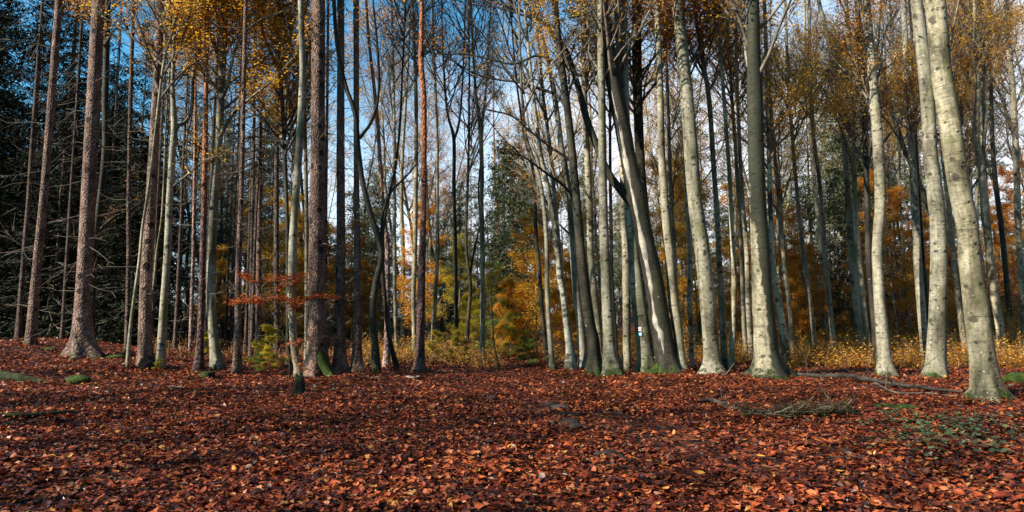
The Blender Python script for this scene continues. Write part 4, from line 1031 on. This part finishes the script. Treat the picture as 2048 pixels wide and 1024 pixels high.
    if kw.get('strip'):
        s = MB(); rows = []
        sel = [i for i in range(len(C)) if 0.35 < C[i, 2] < 6.0]
        for i in sel:
            z = C[i, 2]; a0 = 1.5 * math.pi - (0.62 if z > 2.6 else 0.85 - .1 * z + (-.45 if z < .9 else 0)); hw = max(.07, 0.26 + .10 * math.sin(z * 3.1) + .07 * math.sin(z * 7.7) + .05 * math.sin(z * 19))
            hw *= min(1, (z - .3) * 3, (6.05 - z) * 1.5)
            for k, (e, rr) in enumerate(((-1, .95), (-.8, 1.045), (0, 1.055), (.8, 1.045), (1, .95))):
                a = a0 + e * hw; rows.append([C[i, 0] + math.cos(a) * C[i, 3] * rr, C[i, 1] + math.sin(a) * C[i, 3] * rr, z])
        n = len(sel); i = np.arange(n - 1)[:, None] * 5; j = np.arange(4)[None, :]
        s.add(rows, q=np.stack([i + j, i + j + 1, i + 5 + j + 1, i + 5 + j], -1).reshape(-1, 4))
        o = s.build('bare_wood_strip', M['deadwood'], t); o['label'] = 'bare pale strip of dead wood running up the trunk'
    if kw.get('marks'):
        for (py, a_, cfg) in ((658, -0.55, 'w'), (668, -0.5, 'b')):
            z = at(1285, py, D)[0][2] - base[2]; i0 = int(np.argmin(np.abs(C[:, 2] - z))); c = C[i0]
            a = 1.5 * math.pi + a_; nx_ = np.array([math.cos(a), math.sin(a), 0]); tx = np.array([-math.sin(a), math.cos(a), 0]); up = np.array([0, 0, 1.0])
            ctr = np.array([c[0], c[1], z]) + nx_ * (c[3] * 1.06 + .004)
            if cfg == 'w':
                b1 = MB(); box(b1, ctr, tx, up, nx_, (.062, .075, .012)); o = b1.build('trail_mark', M['white'], t, smooth=False); o['label'] = 'white trail mark with a red bar'
                b2 = MB(); box(b2, ctr + nx_ * .007, tx, up, nx_, (.062, .024, .004)); b2.build('red_bar', M['redp'], o, smooth=False)
            else:
                b1 = MB(); box(b1, ctr, tx, up, nx_, (.075, .075, .012)); o = b1.build('trail_mark', M['blue'], t, smooth=False); o['label'] = 'blue trail mark with a white arrow-like symbol'
                b2 = MB(); box(b2, ctr + nx_ * .007, tx, up, nx_, (.05, .016, .004)); box(b2, ctr + nx_ * .0075 + tx * .004, tx, up, nx_, (.016, .048, .004)); b2.build('symbol', M['white'], o, smooth=False)

# ------------------------------------------------------------------ trees farther back
rb = np.random.default_rng(77)
placed = []
def free(x, y, d):
    for (a, b) in placed:
        if (a - x) ** 2 + (b - y) ** 2 < d * d: return False
    placed.append((x, y)); return True
def scatter(n, px0, px1, D0, D1, gap, power=1.0):
    out = []; tries = 0
    while len(out) < n and tries < n * 60:
        tries += 1
        px = rb.uniform(px0, px1); D_ = D0 + (D1 - D0) * rb.random() ** power
        x = (px - 1024) / FPX * D_
        if free(x, D_, gap): out.append((px, x, D_))
    return out

BG = 'slender beech with grey stem and sparse autumn leaves in the crowded background'
for (n, a, b, d0, d1, pw) in ((9, 330, 700, 24, 55, 1), (11, 700, 1060, 28, 60, .9), (15, 1060, 1500, 22, 58, 1), (20, 1500, 2120, 24, 58, 1)):
    for (px, x, D_) in scatter(n, a, b, d0, d1, 1.4, pw):
        k = int(rb.integers(0, 6)); z = float(H(x, D_))
        whole('beech_tree', TALL, k, (x, D_, z), rb.uniform(0, 6.28), rb.uniform(.8, 1.08), BG, 'beech', 'beeches crowding the background',
              (M[('beech_pale', 'beech_mid', 'beech_mid', 'beech_dark')[int(rb.integers(0, 4))]], M['twig_red'] if rb.random() < .45 else M['twig'], leafmat_for(px, rb)),
              (rb.normal(0, .02), rb.normal(-.02, .03)))
for (n, a, b, d0, d1, s0, s1, mt) in ((12, -260, 150, 19, 40, .8, 1.05, 'needle'), (12, 0, 330, 22, 46, .5, .75, 'needle'), (14, 330, 700, 27, 60, .55, .8, 'needle'), (12, 700, 1060, 36, 66, .5, .72, 'needle_sunlit'),
                              (10, 1060, 1500, 32, 62, .5, .75, 'needle_sunlit'), (16, 1500, 2120, 30, 60, .6, .85, 'needle_sunlit')):
    for (px, x, D_) in scatter(n, a, b, d0, d1, 1.6):
        whole('spruce_tree', SPRUCE, int(rb.integers(0, 3)), (x, D_, float(H(x, D_))), rb.uniform(0, 6.28), rb.uniform(s0, s1),
              'tall spruce with hanging dark branches standing in the shaded left wood' if px < 330 else 'distant spruce with drooping green branches behind the bare beeches',
              'spruce', 'spruces of the shaded left wood' if px < 330 else 'distant spruces behind the beeches', (M['spruce_dark'] if px < 330 else M['spruce'], M['twig_shaded'] if px < 330 else None, M['needle_shaded' if px < 330 else mt]))
# the wall of spruces that closes the wood
for i in range(74):
    D_ = rb.uniform(50, 88); px = -330 + (i + rb.random()) * 2700 / 74; x = (px - 1024) / FPX * D_
    left = px < 330; hgt = rb.uniform(.95, 1.3) if left else rb.uniform(.8, 1.2) if px < 1060 else rb.uniform(1.0, 1.4)
    if left: D_ *= .62; x *= .62
    whole('spruce_tree', YSPRUCE, i % 2, (x, D_, float(H(x, D_))), rb.uniform(0, 6.28), (hgt * 1.25, hgt * 1.25, hgt),
          'dark dense spruce closing the view deep in the left wood' if left else 'dense spruce branched to the ground at the far end of the wood',
          'spruce', 'dense spruces deep in the left wood' if left else 'dense spruces at the far end of the wood', (M['spruce_dark'], None, M['needle_shaded'] if left else M['needle'] if i % 2 else M['needle_sunlit']))
for i in range(15):
    D_ = rb.uniform(21, 31); px = -140 + 31 * i; x = (px - 1024) / FPX * D_; hgt = rb.uniform(.7, 1.0)
    whole('spruce_tree', YSPRUCE, i % 2, (x, D_, float(H(x, D_))), rb.uniform(0, 6.28), (hgt * 1.2, hgt * 1.2, hgt),
          'dark dense spruce closing the view deep in the left wood', 'spruce', 'dense spruces deep in the left wood', (M['spruce_dark'], M['twig'], M['needle_shaded']))
for (px, x, D_) in scatter(17, -60, 560, 17, 30, 1.0):
    whole('spruce_tree', SPRUCE, int(rb.integers(0, 3)), (x, D_, float(H(x, D_))), rb.uniform(0, 6.28), (.42, .42, .9),
          'slim dark spruce pole with bare side twigs in the left half of the wood', 'spruce', 'slim dark spruce poles', (M['spruce_dark'], M['twig_shaded'], None), use=(1, 1, 0))
for i in range(13):
    D_ = rb.uniform(38, 52); px = 440 + 40 * i + rb.uniform(-15, 15); x = (px - 1024) / FPX * D_; hgt = rb.uniform(.5, .85)
    whole('spruce_tree', YSPRUCE, i % 2, (x, D_, float(H(x, D_))), rb.uniform(0, 6.28), (hgt * 1.7, hgt * 1.7, hgt),
          'low broad spruce filling the gap far behind the centre-left trunks', 'spruce', 'low spruces far behind the centre-left trunks', (None, None, M['needle_sunlit'] if i % 3 else M['needle']))
# bushy spruces
for i, (px, D_, s_, lb_) in enumerate(((1022, 27, .85, 'dark bushy spruce at the centre of the wood, nearest the golden bushes'), (1052, 29, .95, 'taller bushy spruce directly behind the golden bushes'), (1000, 31, 1.0, 'bushy spruce beside the distant pale pink pine trunk'),
        (1678, 27, .85, 'dark bushy spruce behind the two close grey beeches'), (1705, 29, .95, 'dark bushy spruce behind the whitish beech'), (1610, 28, .75, 'dark bushy spruce behind the greenish leaning beech'),
        (1765, 31, .8, 'dark bushy spruce behind the moss-green cluster beech'), (1470, 33, .8, 'bushy spruce glimpsed behind the slim pale beeches'), (1372, 34, .9, 'bushy spruce glimpsed behind the thin half-dark trunk'),
        (920, 33, 1.0, 'bushy spruce behind the slender forking dark beech'), (760, 34, .95, 'grey-green bushy spruce behind the crooked mossy beech'), (700, 36, 1.0, 'grey-green bushy spruce behind the slim brown spruce'))):
    x = (px - 1024) / FPX * D_
    whole('spruce_tree', YSPRUCE, i % 2, (x, D_, float(H(x, D_))), i * 1.3, s_, lb_, 'spruce', None, (None, None, M['needle'] if i < 9 else M['needle_sunlit']))
# leafy young beeches
for (n, a, b, d0, d1, s0, s1, mt, lab, grp) in (
        (7, 1066, 1180, 19, 26, .45, .75, 'gold', 'golden leafy young beech glowing behind the slim beeches left of the big group', 'golden young beeches'),
        (6, 880, 985, 21, 28, .28, .5, 'lime', 'yellow-green young beech behind the slender trunks of the centre', 'yellow-green young beeches'),
        (4, 1000, 1066, 18, 24, .28, .42, 'orange', 'low orange young beech before the dark centre spruce', 'low orange young beeches'),
        (6, 1330, 1480, 22, 30, .5, .9, 'gold', 'golden-orange young beech between the big pale trunks', 'golden young beeches between big trunks'),
        (5, 360, 620, 24, 34, .6, 1.1, 'gold', 'golden young beech far behind the left spruces', 'golden young beeches behind the left spruces'),
        (13, 1480, 1900, 20, 32, .3, .75, 'orange', 'orange young beech on the slope behind the right-hand trunks', 'orange young beeches on the right slope'),
        (9, 1850, 2150, 20, 34, .4, 1.0, 'orange', 'rust-orange young beech high on the slope at far right', 'rust-orange young beeches at far right'),
        (6, 620, 860, 24, 36, .4, .9, 'orange', 'thin orange-leaved young beech behind the knotted spruces', 'orange young beeches behind the spruces')):
    for (px, x, D_) in scatter(n, a, b, d0, d1, .7):
        whole('young_beech', YOUNG, int(rb.integers(0, 3)), (x, D_, float(H(x, D_))), rb.uniform(0, 6.28), rb.uniform(s0, s1), lab, 'young beech', grp, (None, M['twig'], M[mt]))
for (px, py, D_, s_, mt, lab) in ((868, 718, 17.5, .26, 'lime', 'bright lime-yellow bush right of the dark red pine'), (922, 728, 17, .28, 'lime', 'yellow bush between the two slender dark beeches'),
        (1000, 690, 19, .52, 'green', 'fresh green bush behind the whip-thin sapling'), (1035, 705, 18, .40, 'lime', 'yellow-green bush at the end of the leaf carpet'),
        (545, 745, 14.2, .17, 'lime', 'small yellow-green bush left of the slender smooth beech'), (527, 748, 14.0, .13, 'green', 'tiny green bush beside the pale brown spruce'),
        (535, 700, 14.8, .30, 'lime', 'thin tall lime-leaved bush behind the small yellow-green one'), (322, 745, 13.8, .08, 'lime', 'tiny lime seedling at the foot of the forked greenish beech'),
        (425, 735, 16, .22, 'lime', 'dim greenish bush behind the big olive beech'), (1160, 735, 17, .25, 'gold', 'small golden bush behind the olive-grey beech'), (1055, 735, 16, .22, 'green', 'pale green low bush left of the bright slim beech')):
    x = (px - 1024) / FPX * D_
    whole('bush', YOUNG, 3, (x, D_, float(H(x, D_))), px, (s_ * 1.35, s_ * 1.35, s_), lab, 'bush', None, (None, M['twig'], M[mt]))

# trees outside the view whose shade falls into it
SH = 'tree standing outside the view, shading the clearing'
for i, (x, y, k, s_) in enumerate(SHADE):
    pr = YSPRUCE if k < 2 else SPRUCE if k < 5 else TALL
    whole('spruce_tree' if k < 5 else 'beech_tree', pr, k if k < 2 else (k - 2 if k < 5 else k - 5), (x, y, float(H(x, y))), i * 1.7, s_, 'unseen ' + SH, 'tree', 'trees outside the view', use=(1, 1, k < 5))

# ------------------------------------------------------------------ undergrowth
def undergrowth(name, n, region, mats, hmin, hmax, seed, lsize=.06, nl=14, stalk=True, label=''):
    r = np.random.default_rng(seed); tw = MB(); lf = MB(); P = []
    for _ in range(n):
        x, y = region(r); h = r.uniform(hmin, hmax) * (0.5 + r.random()); z = float(H(x, y)); b = np.array([x, y, z - .02])
        for k in range(r.integers(1, 4)):
            d = nrm(np.array([r.normal(0, .4), r.normal(0, .4), 1.0])); q = [b]
            for i in range(3): d = nrm(d + r.normal(0, .2, 3)); q.append(q[-1] + d * h / 3)
            tw.line(np.array(q), np.array([.006, .005, .0035, .002]), 3)
            for _k in range(nl // 2):
                i0 = r.integers(1, 4); P.append(q[i0] + r.normal(0, .10, 3) * np.array([1, 1, .6]))
    P = np.array(P); P[:, 2] = np.maximum(P[:, 2], H(P[:, 0], P[:, 1]) + .03)
    leaves(lf, P, lsize, r, .35, .6)
    tag(lf.build(name, mats[0]), label, kind='stuff')
    tag(tw.build(name + '_stalks', mats[1]), 'dry bare stalks among ' + label, kind='stuff')
def reg_right(r):
    while True:
        px = r.uniform(1190, 2250); D_ = 15.2 + 24 * r.random() ** 1.3
        if px > 1500 or D_ > 17: return (px - 1024) / FPX * D_, D_
def reg_mid(r):
    while True:
        px = r.uniform(715, 1130); D_ = 15.8 + 9 * r.random() ** 1.2
        if not (1000 < px < 1085 and D_ < 21): return (px - 1024) / FPX * D_, D_
def reg_left(r):
    px = r.uniform(300, 740); D_ = 15.2 + 9 * r.random()
    return (px - 1024) / FPX * D_, D_
undergrowth('undergrowth', 8500, reg_right, (M['orange'], M['drygrass']), .15, .62, 1, .065, 14, label='orange seedling undergrowth covering the right slope')
undergrowth('undergrowth', 900, reg_mid, (M['orange'], M['drygrass']), .2, .6, 2, .06, 12, label='orange-brown undergrowth at the end of the leaf carpet')
undergrowth('undergrowth', 260, reg_left, (M['rust'], M['drygrass']), .2, .5, 3, .06, 8, label='dim rusty undergrowth under the left spruces')
# trailing green ground cover at lower right
r = np.random.default_rng(9); P = []
while len(P) < 900:
    px = r.normal(1900, 95); py = r.normal(868, 26)
    if not (1690 < px < 2110 and 815 < py < 935): continue
    g = ground_at(px, py) if len(P) % 6 == 0 else P[-1] + np.array([r.normal(0, .05), r.normal(0, .05), 0])
    P.append(np.array([g[0], g[1], float(H(g[0], g[1])) + r.uniform(.03, .08)]))
iv = MB(); leaves(iv, np.array(P), .055, r, .3, .8, fold=.15)
tag(iv.build('ground_ivy', M['ivy']), 'scattered grey-green trailing leaves on the litter at lower right', kind='stuff')

# ------------------------------------------------------------------ fallen wood, moss, stump, stones
def ground_tube(name, px_pts, mat, label, cat, lift=0.02, sides=12, twigs=0, seed=1, tm=None, group=None):
    r = np.random.default_rng(seed); q = []
    for (px, py, w) in px_pts:
        g = ground_at(px, py); t = g[1]; rr = w / 2 / FPX * t
        q.append([g[0], g[1], float(H(g[0], g[1])) + lift + rr * .6, rr])
    q = np.array(q); base = np.array([q[:, 0].mean(), q[:, 1].mean(), float(H(q[:, 0].mean(), q[:, 1].mean()))])
    q[:, :3] -= base; C = spline(q, 0.05)
    t = root_empty(name, base, label, cat, group)
    mb = MB(); stem(mb, C[:, :3] + r.normal(0, .004, (len(C), 3)), C[:, 3], sides, r, 0, .12); mb.build('bark', mat, t)
    if twigs:
        tb = MB()
        for j in range(twigs):
            i0 = int(r.uniform(.1, .95) * (len(C) - 1)); d = nrm(np.array([r.normal(0, 1), r.normal(0, .6), r.uniform(0, .45)])); L = r.uniform(.2, .9)
            pp = [C[i0, :3]]
            for i in range(4): d = nrm(d + r.normal(0, .2, 3) + np.array([0, 0, -.08])); pp.append(pp[-1] + d * L / 4)
            tb.line(np.array(pp), np.linspace(.009, .003, 5), 4)
        tb.build('twigs', tm or mat, t)
    return t
ground_tube('mossy_log', [(-60, 757, 22), (0, 759, 22), (35, 762, 19), (65, 765, 13), (100, 768, 5)], M['mossbark'], 'dark moss-topped log at the left edge below the mound', 'log', .01)
ground_tube('mossy_branch', [(-40, 838, 9), (30, 838, 9), (80, 836, 9), (115, 834, 11), (150, 832, 9)], M['mossbark'], 'green mossy branch lying on the leaves at the lower left edge', 'branch', .02)
ground_tube('fallen_branch', [(1585, 752, 4), (1610, 757, 6), (1650, 760, 8), (1690, 759, 8), (1730, 766, 8), (1790, 777, 7), (1860, 786, 6), (1925, 793, 4)], M['darkbark'], 'long dark fallen branch lying across the leaves before the right-hand trees', 'branch', .05, twigs=16, seed=3)
ground_tube('fallen_branch', [(1740, 765, 4), (1790, 790, 4), (1850, 792, 3), (1915, 797, 2)], M['deadtwig'], 'thin paler branch under the long dark one by the nearest giant beech', 'branch', .03, twigs=6, seed=4)
ground_tube('fallen_branch', [(1398, 811, 7), (1420, 808, 9), (1440, 812, 8), (1462, 822, 6), (1490, 824, 4)], M['darkbark'], 'short crooked dark branch in the open leaves left of the brushwood', 'branch', .03, twigs=4, seed=5)
ground_tube('fallen_branch', [(1585, 842, 3), (1605, 838, 4), (1625, 850, 3)], M['darkbark'], 'small curved dark twig lying in front of the brushwood', 'branch', .02, seed=6)
# leaning pale stick
b0, _ = at(1435, 757, 12.6); b1, _ = at(1452, 748, 12.7); b2, _ = at(1468, 727, 12.9)
sm = MB(); base = np.array([b0[0], b0[1], float(H(b0[0], b0[1]))]); q = np.array([[*(b0 - base), .012], [*(b1 - base), .01], [*(b2 - base), .006]]); q[0, 2] = -.01
Cq = spline(q, .05); stem(sm, Cq[:, :3], Cq[:, 3], 8, rb, 0, .05); o = sm.build('leaning_stick', M['deadtwig'], None, loc=base)
tag(o, 'thin pale stick leaning out of the leaves right of the big smooth pale beech', 'stick')
b0, _ = at(806, 752, 13.6); b1, _ = at(800, 735, 13.7)
sm = MB(); base = np.array([b0[0], b0[1], float(H(b0[0], b0[1]))]); q = np.array([[0, 0, -.02, .009], [*(b1 - base), .006]]); Cq = spline(q, .05)
stem(sm, Cq[:, :3], Cq[:, 3], 6, rb, 0, .05); o = sm.build('leaning_stick', M['deadtwig'], None, loc=base); tag(o, 'short pale stick standing between the black leaning stem and the dark red pine', 'stick')
# brushwood heap with dead needles
g = ground_at(1612, 828); r = np.random.default_rng(21); t = root_empty('brushwood_heap', (g[0], g[1], float(H(g[0], g[1]))), 'low heap of dead spruce brush lying in the leaves at right', 'brushwood')
tb = MB(); lf = MB()
for j in range(70):
    x0 = r.uniform(-.62, .58); wz = .16 if x0 > .1 else .08
    p = np.array([x0, r.normal(0, .10), r.uniform(.0, wz) * .6]); d = nrm(np.array([r.choice([-1, 1]) * 1.0, r.normal(0, .5), r.normal(0.0, .14)])); L = r.uniform(.1, .35); q = [p]
    for i in range(4): d = nrm(d + r.normal(0, .2, 3)); q.append(q[-1] + d * L / 4)
    q = np.array(q); q[:, 2] = np.maximum(q[:, 2], .005); tb.line(q, np.linspace(.008, .003, 5), 4)
    leaves(lf, np.repeat(q[1:], 16, 0), .06, r, .5, .14, jitter=.02)
tb.build('twigs', M['twig'], t); lf.build('dead_needles', leaf_mat('dead_needles', G((0, (.018, .016, .006)), (.6, (.045, .038, .014)), (1, (.10, .065, .025))), .1), t)
for (px, py, sx, sz, lab) in ((155, 765, .20, .10, 'green moss cushion below the thick mound spruce'), (1770, 818, .14, .05, 'left one of two small moss cushions right of the brushwood'), (1812, 821, .16, .06, 'right one of two small moss cushions right of the brushwood'),
        (2035, 762, .22, .12, 'mossy stone at the right edge behind the nearest giant'), (97, 700, .16, .05, 'moss patch on the mound between the leftmost and the thick spruce'), (200, 752, .12, .03, 'flat moss patch right of the moss cushion under the mound'),
        (232, 716, .2, .06, 'dark mossy hump at the right foot of the mound spruce')):
    g = ground_at(px, py); mb = MB(); r = np.random.default_rng(px); blob(mb, (0, 0, 0), (sx, sx * .7, sz), r, 22, 12, .12)
    lf2 = MB()
    o = mb.build('moss_cushion' if 'stone' not in lab else 'mossy_stone', M['moss'], None, loc=(g[0], g[1], float(H(g[0], g[1])) + sz * .25)); tag(o, lab, 'moss' if 'stone' not in lab else 'stone')
# sawn stump
g = ground_at(415, 757); st = root_empty('tree_stump', (g[0], g[1], float(H(g[0], g[1]))), 'low sawn stump at the foot of the big olive beech', 'stump'); mb = MB(); r = np.random.default_rng(5)
Cs = np.array([[0, 0, -.1, .15], [0, 0, 0, .135], [0, 0, .06, .125], [0, 0, .12, .12]]); stem(mb, Cs[:, :3], Cs[:, 3], 20, r, .1, .05); mb.build('bark', M['mossbark'], st)
mb = MB(); an = np.arange(20) * math.pi / 10; mb.add(np.vstack([[0, 0, .124], np.stack([np.cos(an) * .118, np.sin(an) * .118, 0 * an + .118], -1)]), t=[[0, i + 1, (i + 1) % 20 + 1] for i in range(20)]); mb.build('cut_top', M['moss'], st)
g = ground_at(598, 793); st = root_empty('tree_stump', (g[0], g[1], float(H(g[0], g[1]))), 'small mossy broken stump standing alone on the leaves before the broad reddish spruce', 'stump'); mb = MB()
Cs = np.array([[0, 0, -.08, .125], [0, 0, 0, .115], [.004, 0, .06, .092], [.006, 0, .13, .076], [.004, 0, .20, .070], [0, 0, .27, .066], [0, 0, .29, .04], [0, 0, .292, .004]]); Cs = spline(Cs, .02)
stem(mb, Cs[:, :3], np.maximum(Cs[:, 3], .003), 20, np.random.default_rng(6), .25, .08, 5); mb.build('bark', M['mossbark'], st)
mb = MB(); r = np.random.default_rng(8)
for k in range(7):
    a = k * .9; x = math.cos(a) * .055; y = math.sin(a) * .055; hh = r.uniform(.02, .06)
    mb.line(np.array([[x, y, .25], [x * .9, y * .9, .27 + hh * .5], [x * .8, y * .8, .28 + hh]]), np.array([.016, .010, .002]), 5)
mb.build('broken_top', M['mossbark'], st)
# small dead twigs and leaves banked against the trunks
r = np.random.default_rng(71); tb = MB()
for _ in range(900):
    y = 2.6 + 14 * r.random() ** 1.3; x = r.uniform(-1, 1) * (.82 * y + 2); z = float(H(x, y)) + .03; a = r.uniform(0, 6.28); L = r.uniform(.06, .35); d = np.array([math.cos(a), math.sin(a), r.uniform(-.02, .12)])
    p = np.array([x, y, z]); m_ = p + d * L * .5 + r.normal(0, .012, 3); tb.line(np.array([p, m_, p + d * L]), np.array([.0035, .003, .0015]) * r.uniform(.5, 1.2), 4)
tag(tb.build('twig_litter', M['darkbark']), 'small dead twigs strewn over the leaf carpet', kind='stuff')
lf = MB(); Pd = []
for (kind, pts, label, D, kw) in TREES:
    if D is None: D = ground_at(pts[0][0], pts[0][1])[1]
    if D > 17.5 or kw.get('hidden_base') or kw.get('fine'): continue
    x0 = (pts[0][0] - 1024) / FPX * D * 1.0; r0 = pts[1][2] / 2 / FPX * D; n_ = int(120 + 1500 * r0); aa = r.uniform(0, 6.28, n_); dd = r.exponential(.13, n_)
    xx = x0 + np.cos(aa) * (r0 + dd); yy = D + np.sin(aa) * (r0 + dd)
    Pd.append(np.stack([xx, yy, H(xx, yy) + .02 + r.random(n_) * .15 * np.exp(-dd / .12) * (.5 + .5 * np.sin(aa * 2 + x0))], -1))
leaves(lf, np.concatenate(Pd), .06, r, .4, .62)
tag(lf.build('leaf_drift', M['litter'], smooth=False), 'red-brown leaves banked against the feet of the trunks', kind='stuff')
# clods of dark earth in the wheel ruts
for i, (px, py, s_) in enumerate(((1106, 812, .09), (1122, 820, .12), (1140, 850, .11), (1150, 858, .08), (1215, 915, .10), (1236, 922, .07), (985, 800, .08), (1128, 834, .08))):
    g = ground_at(px, py); mb = MB(); r = np.random.default_rng(i + 60); blob(mb, (0, 0, 0), (s_, s_ * .8, s_ * .4), r, 12, 8, .3)
    tag(mb.build('earth_clod', M['soil'], None, loc=(g[0], g[1], float(H(g[0], g[1])) + .02)), 'dark clod of churned earth in the wheel ruts of the leaf carpet', 'earth clod', 'earth clods in the wheel ruts')
for i, (px, py) in enumerate(((818, 757), (826, 759), (836, 757), (757, 758), (745, 760), (1213, 755), (345, 778), (358, 779))):
    g = ground_at(px, py); mb = MB(); r = np.random.default_rng(i + 90); blob(mb, (0, 0, 0), (.06, .035, .018), r, 9, 6, .3)
    tag(mb.build('wood_chip', M['chip'], None, loc=(g[0], g[1], float(H(g[0], g[1])) + .035)), 'pale wood chip lying on the red leaves', 'wood chip', 'pale wood chips on the leaves')

# copper-red sapling at left
r = np.random.default_rng(33); Dr = 12.3
t0, _ = at(580, 752, Dr); base = np.array([t0[0], Dr, float(H(t0[0], Dr))]); t = root_empty('beech_sapling', base, 'leaning beech sapling holding flat layers of copper-red leaves', 'sapling')
mb = MB(); q = [[0, 0, -.05, .022]]
for (px, py, w) in ((579, 720, 4), (574, 685, 3.6), (558, 655, 3.4), (537, 620, 3), (522, 590, 2.6), (508, 555, 2), (496, 540, 1.4)):
    p, tt = at(px, py, Dr - .0); q.append([*(p - base), w / 2 / FPX * tt])
Cq = spline(np.array(q), .08); stem(mb, Cq[:, :3], Cq[:, 3], 8, r, 0, .05); mb.build('trunk', M['beech_dark'], t)
tb = MB(); lf = MB(); Pl = []
for (br, dens) in (([(537, 618), (510, 603), (488, 600), (466, 604)], 1.0), ([(528, 602), (548, 594), (570, 598), (590, 606)], .8), ([(515, 572), (500, 556), (486, 548)], .9), ([(518, 580), (540, 560), (570, 556), (604, 550)], 1.0),
                   ([(530, 606), (520, 600), (500, 594)], .6), ([(574, 690), (592, 684), (612, 678)], .35), ([(560, 655), (590, 610), (630, 592), (668, 596)], 1.0), ([(522, 590), (560, 575), (600, 562), (618, 548)], .6), ([(575, 700), (600, 735), (628, 740)], .25)):
    dy = r.uniform(-.5, .3); qq = []
    for i, (px, py) in enumerate(br):
        p, tt = at(px, py, Dr + dy * i / (len(br) - 1)); qq.append([*(p - base), .006 - .0012 * i])
    Cb = spline(np.array(qq), .06); tb.line(Cb[:, :3], Cb[:, 3], 4)
    st_ = 0.35 if len(br) == 4 else .2
    for c in Cb[int(len(Cb) * st_):]:
        k = int(27 * dens); Pl.append(c[:3] + r.normal(0, 1, (k, 3)) * np.array([.05, .16, .028]))
leaves(lf, np.concatenate(Pl), .068, r, .28, .62)
tb.build('twigs', M['twig'], t); lf.build('foliage', M['red'], t)
